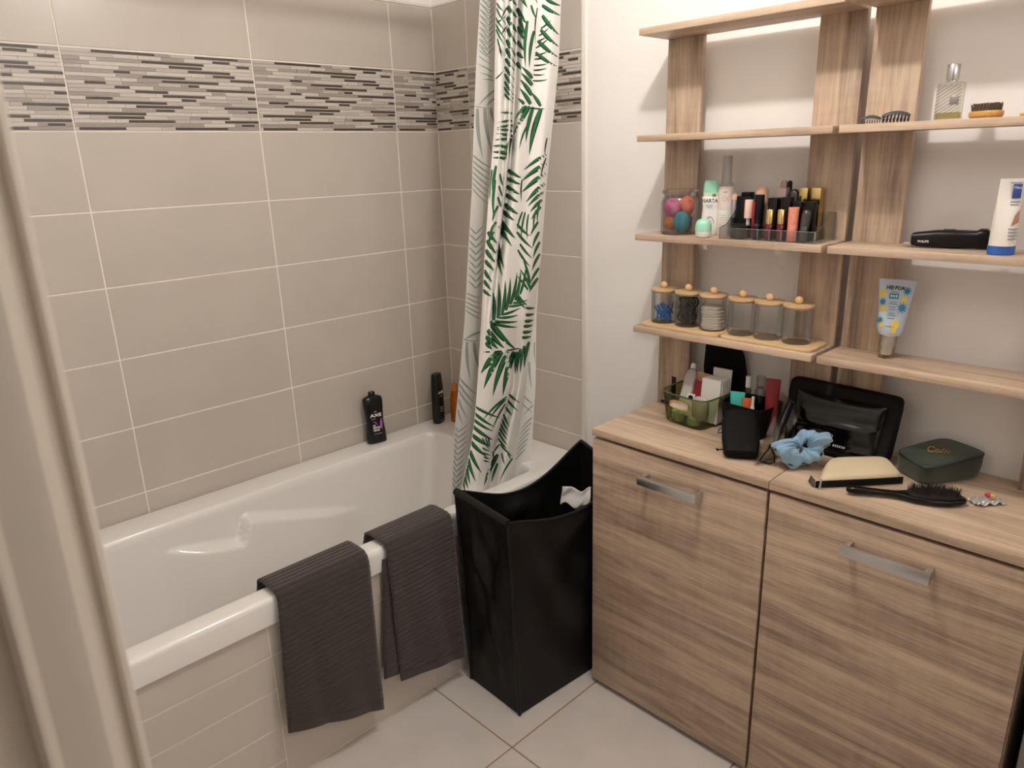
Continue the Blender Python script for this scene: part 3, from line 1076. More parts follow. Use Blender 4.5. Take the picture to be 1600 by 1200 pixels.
# --- deodorant
p = on(1109, 340, y=-.085)
de = thing('deodorant', 'white roll-on deodorant with mint cap, behind the small mint pot', 'deodorant', (p[0], -.085, Z3), face_cam((p[0], -.085, 1.3)))
W = .0215
MB().loft([ring(0, 0, z, a * W, b * W * .62, 2.6, 32) for z, a, b in ((0, .88, .88), (.002, .97, .97), (.02, 1, 1), (.045, .95, .95), (.066, .86, .9), (.082, .95, .95), (.092, 1.0, 1), (.094, .9, .9))]).build('bottle', M_WPLA, de)
MB().loft([ring(0, 0, z, a * W, b * W * .62, 2.4, 32) for z, a, b in ((.094, .84, .9), (.103, .86, .92))]).build('collar', mat('pale_green', 'd9eacb', .4), de)
MB().loft([ring(0, 0, z, a * W, b * W * .62, 2.4, 32) for z, a, b in ((.103, .87, .93), (.118, .83, .9), (.130, .78, .85), (.133, .66, .72))]).build('cap', M_MINT, de)
def hug(t, s_, size, m, x, z, A, B, n=2.6, bold=0, sx=1.0, nm='brand_lettering'):
    o = text(s_, size, m, t, (0, 0, 0), rot=(0, 0, 0), name=nm, bold=bold, sx=sx)
    for q in o.data.vertices:
        a = q.co.x + x
        q.co = Vector((a, -B * (1 - min(.985, abs(a) / A) ** n) ** (1 / n) - .0007, q.co.y + z))


hug(de, 'NARTA', .0135, M_INK, -.002, .0835, W * .96, W * .62 * .96, bold=.0001, sx=.86)
for zz, wl_ in ((.072, .009), (.067, .006)):
    MB().grid(lambda a, b: (-.003 + (a - .5) * 2 * wl_, -W * .60 * (1 - min(.985, abs(-.003 + (a - .5) * 2 * wl_) / (W * .9)) ** 2.6) ** (1 / 2.6) - .0008, zz + b * .0022), 10, 2).build('text_line', mat('pale_blue_print', 'a9c9d2', .5), de, fix=False)
MB().tube([(.010 * math.cos(a), -W * .635, .028 + .017 * math.sin(a)) for a in [math.pi * k / 12 for k in range(13)]], .0006, 6).build('arch_mark', mat('plum_print', '8a6a7a', .6), de)
MB().loft([ring(.008, -W * .625, .095 + k * .003, .006 - k * .0015, .001, 2, 10) for k in range(3)]).build('leaf_mark', mat('leaf_print_green', '5f8a4a', .6), de)

# --- spray bottle
p = on(1133, 330, y=-.070)
sp = thing('spray_bottle', 'tall pale pink spray bottle with clear frosted cap', 'bottle', (p[0], -.070, Z3), face_cam((p[0], -.07, 1.3)))
M_BLUSH = mat('blush_plastic', 'eadcd2', .3, sss=.2)
MB().lathe([(.018, 0), (.0195, .002), (.0195, .062)], 32).build('label_sleeve', M_WPLA, sp)
MB().lathe([(.0195, .0622), (.0195, .098), (.0185, .112), (.0165, .118)], 32).build('bottle', M_BLUSH, sp)
MB().lathe([(.0165, .118), (.0172, .122), (.0125, .128), (.0115, .156), (.0110, .187), (.0105, .190)], 28).build('cap', mat('frosted_cap', 'a9a5a0', .35), sp)
text('IX', .020, mat('pale_print', 'cbbdb4', .6), sp, (0, -.0198, .088), name='brand_lettering', wrap=.0195)
MB().box(-.006, .002, -.0199, -.0192, .1045, .1055).build('dash_mark', M_INK, sp)
for k in range(6):
    MB().grid(lambda a, b: (.0197 * math.sin(-.6 + a * (.7 + .08 * (k % 3))), -.0197 * math.cos(-.6 + a * (.7 + .08 * (k % 3))), .048 - k * .006 + b * .0016), 8, 2).build('text_line', mat('pale_print', 'cbbdb4', .6), sp, fix=False)

# --- mint pot
p = on(1099, 358, y=-.150)
mp_ = thing('lip_balm', 'small egg shaped mint and white lip balm at the shelf edge', 'lip balm', (p[0], -.150, Z3))
MB().lathe([(.012, 0), (.0165, .002), (.0190, .008), (.0195, .0155)], 28).build('base', M_WPLA, mp_)
MB().lathe([(.0197, .0158), (.0197, .026), (.0185, .034), (.0150, .041), (.008, .0445), (.002, .0452)], 28).build('cap', M_MINT, mp_)

# --- clear organiser and its cosmetics
OX0, OX1, OY0, OY1 = 1.236, 1.470, -.158, -.056
org = thing('cosmetics_organiser', 'clear acrylic cosmetics organiser with divided front compartments', 'organiser', (OX0, OY0, Z3))
w, d = OX1 - OX0, OY1 - OY0
T = .0018
MB().box(0, w, 0, d, 0, T).build('floor_sheet', M_ACRYL, org, smooth=False)
MB().box(0, w, 0, T, T, .026).build('front_sheet', M_ACRYL, org, smooth=False)
MB().box(0, w, d - T, d, T, .062).build('back_sheet', M_ACRYL, org, smooth=False)
MB().box(0, w, .036, .036 + T, T, .034).build('middle_sheet', M_ACRYL, org, smooth=False)


def side(x):
    pr_ = [(0, 0), (d, 0), (d, .062), (.072, .062), (.030, .032), (0, .026)]
    return MB().loft([[(x, a, b) for a, b in pr_], [(x + T, a, b) for a, b in pr_]])


for x in (0, w - T):
    side(x).build('side_sheet', M_ACRYL, org, smooth=False)
M_EDGE = glass('acrylic_edge', 'ffffff', gloss=.35, rough=.2, top=.8)
for nm_, bx_e in (('edge_strip', (0, w, -.0003, T, .0255, .0268)), ('edge_strip', (0, w, -.0003, T, 0, .0012)), ('edge_strip', (0, w, d - T, d, .0615, .0628)), ('edge_strip', (w - T, w + .0003, -.0003, T, 0, .026)), ('edge_strip', (-.0003, T, -.0003, T, 0, .026)), ('edge_strip', (w - T, w + .0003, d - T, d, 0, .062))):
    MB().box(*bx_e).build(nm_, M_EDGE, org, smooth=False)
for x in (T / 2, w - T / 2):
    MB().tube([(x, 0, .026), (x, .030, .032), (x, .072, .062), (x, d, .062)], .0011, 6).build('edge_strip', M_EDGE, org)
for k in range(4):
    x = .098 + k * .0285 + (.006 if k == 3 else 0)
    MB().box(x, x + T, T, .036, T, .027 + .004).build('divider', M_ACRYL, org, smooth=False)
    MB().box(x, x + T, -.0003, T, T, .0262).build('edge_strip', M_EDGE, org, smooth=False)
M_SIL = mat('brushed_silver', 'b9b9bb', .3, metal=.7)
M_NAVY = mat('navy_plastic', '14161f', .3)
M_PEACH = mat('peach_dome', 'e2b59c', .3)
M_RED = mat('red_plastic', '96222a', .3)
M_CORAL = mat('coral_card', 'e38f77', .5, var=.1, vscale=150)
M_GUN = mat('gunmetal', '55524f', .28, metal=.6)
M_ROSE = mat('rose_grey', 'a08c88', .35)
M_PINKW = mat('pale_pink', 'ecc4b8', .35)


def cosmetic(name, label, u, vt, y, segs, square=False, tilt=0, seg=20):
    """segs: (width px, top row px or None, material, part name) from the top down; stands on the organiser floor"""
    P = on(u, vt, y=y)
    m_ = mpp(P)
    z0 = Z3 + T
    t = thing(name, label, 'cosmetic', (P[0], y, z0), 0, 'cosmetics in the clear organiser', rot=(0, tilt, 0))
    for i, (wpx, va, vb, mm, pn) in enumerate(segs):
        za = on(u, va, y=y)[2] - z0
        zb = (on(u, vb, y=y)[2] - z0) if vb else 0.0
        zb = max(0.0, zb)
        r = wpx * m_ / 2
        if pn.startswith('dome'):
            n = MB().lathe([(r, zb)] + [(r, zb + max(0, (za - zb) - r))] + [(r * math.cos(k * math.pi / 12), max(zb, za - r) + r * math.sin(k * math.pi / 12)) for k in range(1, 6)], seg)
        elif square:
            n = MB().rbox(-r, r, -r, r, zb, za, .001)
        else:
            n = MB().lathe([(r * .94, zb), (r, zb + .0006), (r, za - .001), (r * .92, za)], seg)
        n.build(pn.replace('dome_', ''), mm, t)
    return t


cosmetic('concealer', 'slim silver concealer with peach dome cap at the organiser corner', 1149, 302, -.075, [(10, 302, 313, M_PEACH, 'dome_cap'), (8, 313, 340, M_SIL, 'barrel'), (8.5, 340, None, M_NAVY, 'base')])
cosmetic('powder_compact', 'black upright powder box with raised lid beside the concealer', 1169, 300, -.066, [(15, 300, 306, M_BLACK, 'lid'), (24, 306, None, M_BLACK, 'box')], square=True)
t_ = cosmetic('nail_polish', 'nail polish with pale pink cap and black bottle', 1171, 312, -.104, [(13, 312, 341, M_PINKW, 'cap'), (6, 341, 352, M_WPLA, 'neck'), (17, 352, None, M_BLACK, 'bottle')])
cosmetic('cream_pot', 'flat dark cream pot in the widest organiser compartment', 1155, 353, -.137, [(24, 353, 357, M_BLACK, 'lid'), (25, 357, None, M_DGREY, 'pot')])
cosmetic('lip_pencil', 'thin red lip pencil standing against the tall black lipstick', 1178.5, 316, -.118, [(4.5, 316, None, M_RED, 'barrel')])
cosmetic('powder_brush', 'stubby brush with round peach head behind the black lipstick', 1192, 290, -.073, [(19, 290, 322, M_PEACH, 'dome_head'), (14, 322, None, M_PINKW, 'handle')])
cosmetic('lipstick', 'tall plain black lipstick tube, no gold band', 1187, 304, -.105, [(16, 304, 348, M_BLACK, 'cap'), (15, 348, None, M_BLACK, 'base')])
cosmetic('mascara', 'small black bottle with ringed neck in the front row', 1183, 345, -.139, [(9, 345, 349, M_BLACK, 'cap'), (8, 349, 353, M_DGREY, 'neck_ring'), (11, 353, None, M_BLACK, 'bottle')])
for u, lb in ((1204, 'dark red lip gloss with gold cap beside the small ringed mascara'), (1222, 'dark red lip gloss with gold cap beside the coral tube')):
    cosmetic('lip_gloss', lb, u, 327, -.140, [(12, 327, 350, M_GOLD, 'cap'), (12.5, 350, None, mat('wine_red', '5d0f1b', .2), 'bottle')])
t_ = cosmetic('lip_tube', 'coral pink marbled lip balm tube in the front row', 1241, 324, -.141, [(16, 324, 350, M_CORAL, 'cap'), (16, 350, None, M_CORAL, 'tube')])
cosmetic('lip_crayon', 'dark grey tube with rounded tip leaning in the end compartment', 1257, 327, -.140, [(14, 327, 352, M_GUN, 'dome_cap'), (13, 352, None, M_GUN, 'barrel')], tilt=.10)
cosmetic('eyeshadow_box', 'short black square box in front of the rose grey lipstick', 1211, 309, -.098, [(15, 309, None, M_BLACK, 'box')], square=True)
cosmetic('eyeshadow_box', 'black square box with a white mark beside the rose grey lipstick', 1231, 308, -.098, [(15, 308, None, M_BLACK, 'box')], square=True)
cosmetic('lipstick', 'lipstick with rose grey square cap in the back row', 1225, 293, -.080, [(14, 293, 312, M_ROSE, 'cap'), (13, 312, None, M_BLACK, 'base')], square=True)
cosmetic('lip_applicator', 'blush pink dome topped tube behind the rose grey lipstick', 1226, 281, -.064, [(11, 281, 296, mat('blush_pearl', 'b8968c', .3), 'dome_cap'), (11, 296, None, M_BLACK, 'tube')])
cosmetic('eyeliner', 'thin black eyeliner rising above the back row', 1235, 282, -.066, [(7, 282, 300, M_BLACK, 'dome_cap'), (6.5, 300, None, M_BLACK, 'barrel')])
cosmetic('highlighter', 'gunmetal tube with rounded shiny top in the back row', 1242, 295, -.078, [(14, 295, 318, M_GUN, 'dome_cap'), (14, 318, None, M_BLACK, 'barrel')])
cosmetic('lipstick', 'lipstick with matte gold square cap beside the gunmetal tube', 1259, 293, -.075, [(13, 293, 316, M_GOLD, 'cap'), (13, 316, None, M_BLACK, 'base')], square=True)
cosmetic('lipstick', 'tall lipstick gold from cap to base at the organiser end', 1279, 293, -.070, [(15, 293, 320, M_GOLD, 'cap'), (14, 320, None, M_GOLD, 'base')], square=True)
cosmetic('eyeshadow_box', 'black square pot in the middle row behind the dark grey tube', 1249, 315, -.110, [(14, 315, None, M_BLACK, 'box')], square=True)
cosmetic('eyeshadow_box', 'black square pot in the middle row below the gold lipsticks', 1268, 315, -.108, [(14, 315, None, M_BLACK, 'box')], square=True)

# --- bamboo trays with lidded jars
TR = .008


def tray(x0, x1, label):
    xm, ym = (x0 + x1) / 2, -.108
    t = MB().loft([ring(0, 0, z, (x1 - x0) / 2 * s, .050 * s, 9, 48) for z, s in ((0, .985), (.0012, 1), (TR - .0012, 1), (TR, .985))]).build('bamboo_tray', M_BAMBOO)
    t.location = (xm, ym, Z4)
    return tag(t, label, 'tray', 'bamboo trays')


tray(1.008, 1.245, 'bamboo tray under the jars of floss picks, hair ties and cotton pads')
tray(1.2475, 1.484, 'bamboo tray under the three empty lidded jars')
JX = [1.053, 1.128, 1.202, 1.283, 1.353, 1.425]
JL = ['glass jar with bamboo lid holding blue floss picks', 'glass jar with bamboo lid full of black hair ties', 'glass jar with bamboo lid holding a stack of cotton pads',
      'empty glass jar with bamboo lid next to the cotton pad jar', 'empty glass jar with bamboo lid standing between two empty jars', 'empty glass jar with bamboo lid beside the oak post at the tray end']
JR, JH, JYC = .0335, .086, -.108
JZ = Z4 + TR
for i, (x, lb) in enumerate(zip(JX, JL)):
    j = thing('lidded_jar', lb, 'jar', (x, JYC, JZ), 0, 'bamboo lidded jars')
    MB().lathe([(.030, 0), (JR - .001, .002), (JR, .006), (JR, JH)], 40, cap1=False).build('jar_body', M_GLASS, j)
    MB().lathe([(0.001, .003), (JR - .0015, .003)], 40, cap0=True, cap1=False).build('jar_floor', M_GLASS, j)
    l = MB().lathe([(.030, JH - .004), (.030, JH), (.0352, JH + .0003), (.0358, JH + .003), (.0352, JH + .006)], 36).build('lid', M_BAMBOO, j)
    MB().lathe([(.0095 * math.sin(math.pi * k / 12) if k else .002, JH + .0055 + .0095 * (1 - math.cos(math.pi * k / 12))) for k in range(0, 12)], 20).build('knob', mat('pale_wood', 'e0bd8e', .45), l)
random.seed(3)
fp = MB()
for k in range(44):
    a = random.random() * 6.28
    r = random.random() ** .5 * .023
    c = Vector((r * math.cos(a), r * math.sin(a), .006 + random.random() * .036))
    R_ = Euler((random.uniform(-.7, .7), random.uniform(-.7, .7), random.random() * 6.28)).to_matrix()
    L_ = random.uniform(.010, .017)
    pts_ = [Vector((0, 0, -L_)), Vector((0, 0, L_ * .4)), Vector((.004, 0, L_ * .7)), Vector((.004, 0, L_ * 1.1))]
    pts_ = [c + R_ @ q for q in pts_]
    pts_ = [Vector((max(-.027, min(.027, q.x)), max(-.027, min(.027, q.y)), max(.0045, min(.058, q.z)))) for q in pts_]
    fp.tube(pts_, [.0010, .0020, .0016, .0010], 5)
    q0 = pts_[1]
    fp.tube([q0, q0 + R_ @ Vector((-.004, 0, L_ * .5))], .0013, 5)
o = fp.build('floss_picks', mat('bright_blue', '1c78c8', .35))
o.location = (JX[0], JYC, JZ)
tag(o, 'heap of bright blue floss picks inside a lidded jar', 'floss picks')['kind'] = 'stuff'
ht = MB()
for k in range(30):
    a = random.random() * 6.28
    r = random.random() ** .5 * .013
    c = Vector((r * math.cos(a), r * math.sin(a), .014 + .054 * k / 30))
    R_ = Euler((random.uniform(0, 3), random.uniform(0, 3), 0)).to_matrix()
    q = [c + R_ @ Vector((.0145 * math.cos(b), .0145 * math.sin(b), .002 * math.sin(3 * b))) for b in [2 * math.pi * m / 16 for m in range(16)]]
    q = [Vector((v.x * min(1, .0285 / max(1e-6, math.hypot(v.x, v.y))), v.y * min(1, .0285 / max(1e-6, math.hypot(v.x, v.y))), max(.0065, min(.073, v.z)))) for v in q]
    ht.tube(q, .0026, 6, closed=True)
o = ht.build('hair_ties', mat('black_elastic', '17110f', .7, sheen=.2))
o.location = (JX[1], JYC, JZ)
tag(o, 'tangle of black hair ties inside a lidded jar', 'hair ties')['kind'] = 'stuff'
mpad = None
zc = JZ + .0035
for k in range(13):
    if mpad is None:
        pd = MB().lathe([(.0255, 0), (.0278, .0012), (.0278, .0030), (.0255, .0042)], 32).build('cotton_pad', mat('cotton', 'e9e1d6', .95, bump=.4, bscale=500))
        mpad = pd
    else:
        pd = mpad.copy(); COL.objects.link(pd)
    pd.location = (JX[2] + random.uniform(-.002, .002), JYC + random.uniform(-.002, .002), zc)
    pd.rotation_euler = (random.uniform(-.03, .03), random.uniform(-.03, .03), random.random() * 6)
    zc += .0044
    tag(pd, 'round white cotton pad in the stack inside a lidded jar', 'cotton pad', 'cotton pads in the jar')

# ------------------------------------------------------------------ things on the second unit's shelves
Z2 = SZ[1]
M_CLIP = mat('claw_grey', '3c3f46', .35)


def claw(x, y, rz, s, label):
    t = thing('hair_claw', label, 'hair clip', (x, y, Z2), rz, 'hair claws')
    for sd in (1, -1):
        n = MB()
        n.grid(lambda a, b: (s * (a - .5) * .050, sd * (.001 + s * .0125 * math.sin(b * .75)), s * (.0225 * math.cos(b * .75)) * (1 - .30 * (2 * a - 1) ** 2)), 14, 6)
        h = n.build('claw_half', M_CLIP, t, solid=.0018, angle=60)
        for k in range(8):
            xx = s * (-.0225 + .0064 * k)
            zt = s * .0165 * (1 - .30 * (2 * k / 7 - 1) ** 2)
            MB().tube([(xx, sd * s * .0088, zt), (xx, sd * s * .0135, zt * .55), (xx, sd * s * .0095, .0012)], [.0017 * s, .0015 * s, .0009], 6).build('tooth', M_CLIP, h)
    MB().tube([(-.008 * s, 0, .021 * s), (.008 * s, 0, .021 * s)], .0022, 8).build('spring', M_DGREY, t)


claw(1.550, -.128, .35, .72, 'small grey hair claw lying by the gap between the posts')
claw(1.592, -.112, .25, 1.0, 'larger grey hair claw with long teeth, nearer the perfume bottle')
pf = thing('perfume_bottle', 'clear ribbed glass perfume bottle with silver cap', 'perfume', (1.684, -.105, Z2), face_cam((1.69, -.105, 1.5)) - .25)
M_PG = glass('perfume_glass', 'efeeea', gloss=.05)
MB().loft([ring(0, 0, z, .0225 * s, .0125 * s, 8, 40) for z, s in ((0, .94), (.002, 1), (.064, 1), (.068, .95), (.0695, .6))]).build('bottle', M_PG, pf)
MB().loft([ring(0, 0, z, .0205, .0105, 8, 40) for z in (.0035, .0145)]).build('perfume', glass('pale_perfume', 'e4dca8', gloss=.05), pf)
rb = MB()
for k in range(-7, 11):
    a = Vector((-.0215, -.0128, .002 + k * .0065)); b = Vector((.0215, -.0128, .030 + k * .0065))
    dd = b - a
    s0 = max(0, (.003 - a.z) / dd.z); s1 = min(1, (.064 - a.z) / dd.z)
    if s1 > s0:
        rb.tube([a + dd * s0, a + dd * s1], .0009, 5)
rb = rb.build('ribs', glass('rib_glass', 'f0eee8', gloss=.2), pf)
rb['kind'] = 'stuff'
MB().rbox(.003, .0185, -.0145, -.0128, .028, .043, .0006).build('label_plate', mat('pewter', '8f8b86', .35, metal=.5), pf)
MB().lathe([(.0085, .069), (.0085, .073)], 24).build('collar', M_CHROME, pf)
MB().lathe([(.0108, .0725), (.0112, .0735), (.0112, .0995), (.0106, .1005)], 28).build('cap', M_CHROME, pf)
bb = thing('beard_brush', 'oval wooden beard brush lying bristles up', 'brush', (1.757, -.138, Z2), face_cam((1.757, -.138, 1.5)) - .75)
M_BW = wood('honey_wood', 'x', 'a8743a', 'c08d4c', 'd0a05e', rough=.4)
MB().loft([ring(0, 0, z, .031 * s, .020 * s, 2.4, 40) for z, s in ((.000, .80), (.0015, .93), (.005, 1), (.0105, 1), (.0125, .95))]).build('wooden_back', M_BW, bb)
br = MB()
random.seed(8)
for i in range(17):
    for j in range(9):
        x, y = -.024 + .003 * i, -.0135 + .0034 * j
        if (x / .027) ** 2 + (y / .0165) ** 2 < 1:
            br.tube([(x, y, .012), (x + random.uniform(-.0015, .0015) + x * .12, y + random.uniform(-.001, .001), .0255 + random.uniform(-.0012, .0012))], [.0015, .0007], 4)
o = br.build('bristles', mat('boar_bristle', '5b4c3d', .8), bb)
o['kind'] = 'stuff'
cmb = MB().rbox(1.812, 1.870, -.150, -.118, Z2, Z2 + .006, .002).build('wooden_comb', M_BW)
tag(cmb, 'flat piece of honey coloured wood past the beard brush', 'comb')

# trimmer
tr = thing('hair_trimmer', 'black electric hair trimmer lying on its side', 'trimmer', (1.706, -.085, Z3), .20)
rg = []
for x, zc_, hz, hy in ((-.062, .0165, .009, .010), (-.060, .0165, .0125, .0145), (-.05, .0165, .0145, .016), (-.015, .0185, .0175, .0185), (.02, .0185, .0180, .0185), (.052, .019, .0172, .018), (.058, .0205, .0195, .018), (.070, .0205, .0195, .018), (.076, .0175, .0165, .017), (.080, .016, .012, .014)):
    rg.append([(x, a, max(0, zc_ + b)) for a, b, _ in ring(0, 0, 0, hy, hz, 3.2, 28)])
MB().loft(rg).build('body', M_BLACK, tr)
MB().rbox(-.074, -.058, -.010, .010, .006, .010, .001).build('blade', M_CHROME, tr)
MB().rbox(-.006, .016, -.007, .007, .0350, .0378, .001).build('switch', M_DGREY, tr)
text('PHILIPS', .0062, M_MARK, tr, (-.038, -.0182, .0135), name='brand_lettering', rot=(math.pi / 2, 0, 0), bold=.00008)
# white tube with blue cap
def tube_body(t, h0, h1, r0, wtop, m, rings_=10, m_name='tube', flip=False, seg=36):
    rg = []
    for k in range(rings_ + 1):
        a = k / rings_
        z = h0 + (h1 - h0) * a
        e = smooth(.0, 1, a)
        rg.append(ring(0, 0, z, r0 + (wtop - r0) * a, r0 * (1 - e) + .0012 * e, 2 + 1.5 * a, seg))
    return MB().loft(rg).build(m_name, m, t)


p = on(1563, 395, y=-.135)
mx_ = thing('cream_tube', 'white cream tube standing on its blue cap beside the trimmer', 'tube', (p[0], -.135, Z3), face_cam((p[0], -.135, 1.3)) + .35)
MB().lathe([(.0205, 0), (.0225, .001), (.0232, .010), (.0228, .017)], 32, sy=.80).build('cap', mat('royal_blue', '2f62b8', .35), mx_)
tube_body(mx_, .017, .138, .0215, .0195, mat('cream_white', 'e8e2da', .35))
M_BLUEP = mat('blue_print', '31478f', .5)
MB().rbox(.001, .0150, -.0090, -.0072, .103, .129, .0003).build('logo_block', M_BLUEP, mx_)
text('Mixa', .0068, M_MARK, mx_, (.008, -.0093, .122), name='brand_lettering')
MB().box(-.004, .016, -.0062, -.0050, .1305, .1315).build('stripe', M_BLUEP, mx_)
for k, (zz, wl_) in enumerate(((.096, .016), (.091, .014), (.048, .016), (.042, .015), (.036, .016), (.030, .014))):
    yy = -.0225 * (1 - smooth(0, 1, (zz - .017) / .121)) - .0012
    MB().box(.000, wl_, yy - .0004, yy + .004, zz, zz + .0016).build('text_line', mat('grey_print', '8c8f98', .6), mx_, smooth=False)
hp = MB().add([(.016, -.0155, .060), (.003, -.0185, .053), (.009, -.0150, .072), (.0165, -.0125, .084)], [(0, 1, 2), (0, 2, 3)]).build('hand_picture', mat('skin_print', 'a87a62', .6), mx_, fix=False)

# sun cream tube standing on its clear cap
p = on(1384, 552, y=-.085)
hei = thing('sun_cream', 'pale blue sun cream tube with palm print standing on its pump cap', 'tube', (p[0], -.085, Z4), face_cam((p[0], -.085, 1.1)) + .06, rot=None)
hei.rotation_euler = (0, math.radians(2.0), face_cam((p[0], -.085, 1.1)) + .06)
hei.scale = (1.10, 1.10, 1.27)
MB().lathe([(.0145, .0), (.015, .001), (.0160, .040)], 28, cap1=False).build('clear_cap', glass('frost_cap', 'e8e4de', gloss=.06), hei)
MB().lathe([(.0100, .006), (.0100, .018), (.0125, .021), (.0130, .038), (.0150, .042)], 28).build('pump', M_WPLA, hei)
M_LB = mat('ice_blue', 'b9c6d3', .3)
rg = []
HW = lambda a: .0225 + .0105 * a
HD = lambda a: .0185 * (1 - smooth(.05, 1, a)) + .0012
for k in range(13):
    a = k / 12
    rg.append(ring(0, 0, .042 + .094 * a, HW(a) * (.86 if k == 0 else 1), HD(a) * (.86 if k == 0 else 1), 2.6, 44))
MB().loft(rg).build('tube', M_LB, hei)


def hf(x, z, e=.0009):
    a = min(1, max(0, (z - .042) / .094))
    A, B = HW(a), HD(a)
    q = min(.98, abs(x) / A)
    return (x, -B * (1 - q ** 2.6) ** (1 / 2.6) - e, z)


def decal(name, m, cx, cz, fn, e=.0009):
    pts_ = [hf(cx + a, cz + b, e) for a, b in fn]
    c = hf(cx, cz, e)
    MB().add([c] + pts_, [(0, 1 + i, 1 + (i + 1) % len(pts_)) for i in range(len(pts_))]).build(name, m, hei, fix=False, smooth=False)


M_TEAL = mat('teal_print', '2a86a6', .5)
M_YEL = mat('yellow_print', 'e2c24e', .5)


def star(r, k, ir=.4, sx=1.0):
    return [(sx * (r if i % 2 == 0 else r * ir) * math.cos(math.pi * i / k), (r if i % 2 == 0 else r * ir) * math.sin(math.pi * i / k)) for i in range(2 * k)]


for cx, cz, r, m in ((.019, .118, .0085, M_TEAL), (-.021, .098, .0080, M_TEAL), (.014, .090, .0105, M_TEAL), (-.0215, .067, .0075, M_TEAL)):
    decal('palm_print', m, cx, cz, star(r, 9, .45))
for cx, cz, r in ((-.0225, .112, .0070), (.016, .104, .0060), (-.019, .088, .0060), (.006, .062, .0080), (-.018, .060, .005)):
    decal('sun_print', M_YEL, cx, cz, star(r, 8, .8))
decal('sun_print', M_YEL, .004, .054, [(-.005, -.007), (.005, -.007), (.008, .014), (.002, .016)])
decal('logo_block', M_TEAL, -.003, .1085, [(-.0085, -.0045), (.0085, -.0045), (.0085, .0045), (-.0085, .0045)])


def htext(s, size, m, x, z, bold=0):
    o = text(s, size, m, hei, (0, 0, 0), rot=(0, 0, 0), name='brand_lettering', bold=bold)
    for q in o.data.vertices:
        a, b = q.co.x + x, q.co.y + z
        q.co = Vector(hf(a, b, .0014))


htext('HEI POA', .0085, M_INK, -.002, .1220, .0003)
for k in range(3):
    decal('text_line', M_MARK, -.0075 + .0045 * k, .1088, [(-.0014, -.0016), (.0014, -.0016), (.0014, .0016), (-.0014, .0016)], e=.0015)
for zz, wl_ in ((.1155, .007), (.0985, .0065), (.0955, .008), (.0905, .006), (.0865, .006), (.0800, .0055), (.0765, .007), (.072, .0055), (.058, .008)):
    decal('text_line', mat('slate_print', '6f7f94', .6), -.003, zz, [(-wl_, -.0006), (wl_, -.0006), (wl_, .0006), (-wl_, .0006)])

# ------------------------------------------------------------------ things on the cabinets
# green tinted bin
GB = [(1.108, -.176, ZC), (1.232, -.190, ZC), (1.243, -.066, ZC), (1.110, -.062, ZC)]
GT = [(1.094, -.180, .888), (1.243, -.200, .888), (1.256, -.058, .888), (1.096, -.052, .888)]
gb = thing('storage_bin', 'translucent green storage bin with gold ringed handle hole', 'bin', (0, 0, 0))
MB().loft(quadmap(GB, GT, 5.5, 56, [(0, .94), (.03, .985), (.08, 1), (.5, 1), (1, 1)]), cap1=False).build('wall_shell', M_GREENP, gb)
MB().tube(quadmap(GB, GT, 5.5, 56, [(1, 1)])[0], .0022, 8, closed=True).build('rim', mat('olive_edge', '4a5236', .25), gb)
ca = Vector((1.165, -.186, .862))
ga_ = Vector((1, -.12, 0)).normalized()
ringp = [ca + ga_ * (.030 * math.copysign(abs(math.cos(a)) ** .7, math.cos(a))) + Vector((0, -.0035, .0105 * math.copysign(abs(math.sin(a)) ** .7, math.sin(a)))) for a in [2 * math.pi * k / 36 for k in range(36)]]
MB().tube(ringp, .0028, 8, closed=True).build('handle_ring', M_GOLD, gb)
MB().add([ca + Vector((0, -.0032, 0))] + [q * 1.0 for q in ringp], [(0, 1 + i, 1 + (i + 1) % 36) for i in range(36)]).build('handle_panel', mat('grey_white', 'cfcbc4', .4), gb, fix=False)


def inbox(nm, label, cat, fn, mats, group=None, angle=40):
    o = fn(MB()).build(nm, mats, None, angle=angle)
    return tag(o, label, cat, group)


def XR(loc, rx=0, ry=0, rz=0):
    return Matrix.Translation(Vector(loc)) @ Euler((rx, ry, rz)).to_matrix().to_4x4()


M_PAPER = mat('white_paper', 'd9d5cf', .6)
# clear wrapped tube leaning in the bin
cw = thing('wrapped_bottle', 'clear plastic wrapped slim bottle leaning out of the green bin', 'bottle', (1.145, -.145, .815), rot=(-.55, -.12, 0))
MB().loft([ring(0, 0, z, .017 * s, .010 * s, 3.5, 28) for z, s in ((0, .9), (.01, 1), (.115, 1), (.13, .75), (.135, .4))]).build('wrapper', mat('milky_film', 'd5cdc8', .25, trans=.35), cw)
MB().lathe([(.008, .136), (.008, .150)], 16).build('tip', M_WPLA, cw)
inbox('red_card', 'dark red card standing in the green bin', 'card', lambda m: m.rbox(-.022, .022, -.001, .001, 0, .098, .0006, 1, M=XR((1.176, -.120, .815), -.12, .05, -.1)), mat('crimson_card', '8e1f2e', .55))
M_TAN = mat('tan_card', 'c59f74', .6)
inbox('tan_card', 'tan patterned card behind the red card in the green bin', 'card', lambda m: m.rbox(-.028, .028, -.001, .001, 0, .112, .0006, 1, M=XR((1.172, -.085, .815), -.05, .03, -.05)), M_TAN)
tg = thing('paper_tag', 'white paper tag with black round mark in the green bin', 'tag', (1.181, -.166, .862), rot=(-.18, .06, .1))
MB().rbox(-.011, .011, -.0005, .0005, -.03, .030, .0003, 1).build('card', M_PAPER, tg)
MB().lathe([(.0001, 0), (.0068, 0), (.0068, .0004)], 20).xf(Matrix.Translation((0, -.0006, .019)) @ Euler((math.pi / 2, 0, 0)).to_matrix().to_4x4()).build('round_mark', M_BLACK, tg)
random.seed(4)
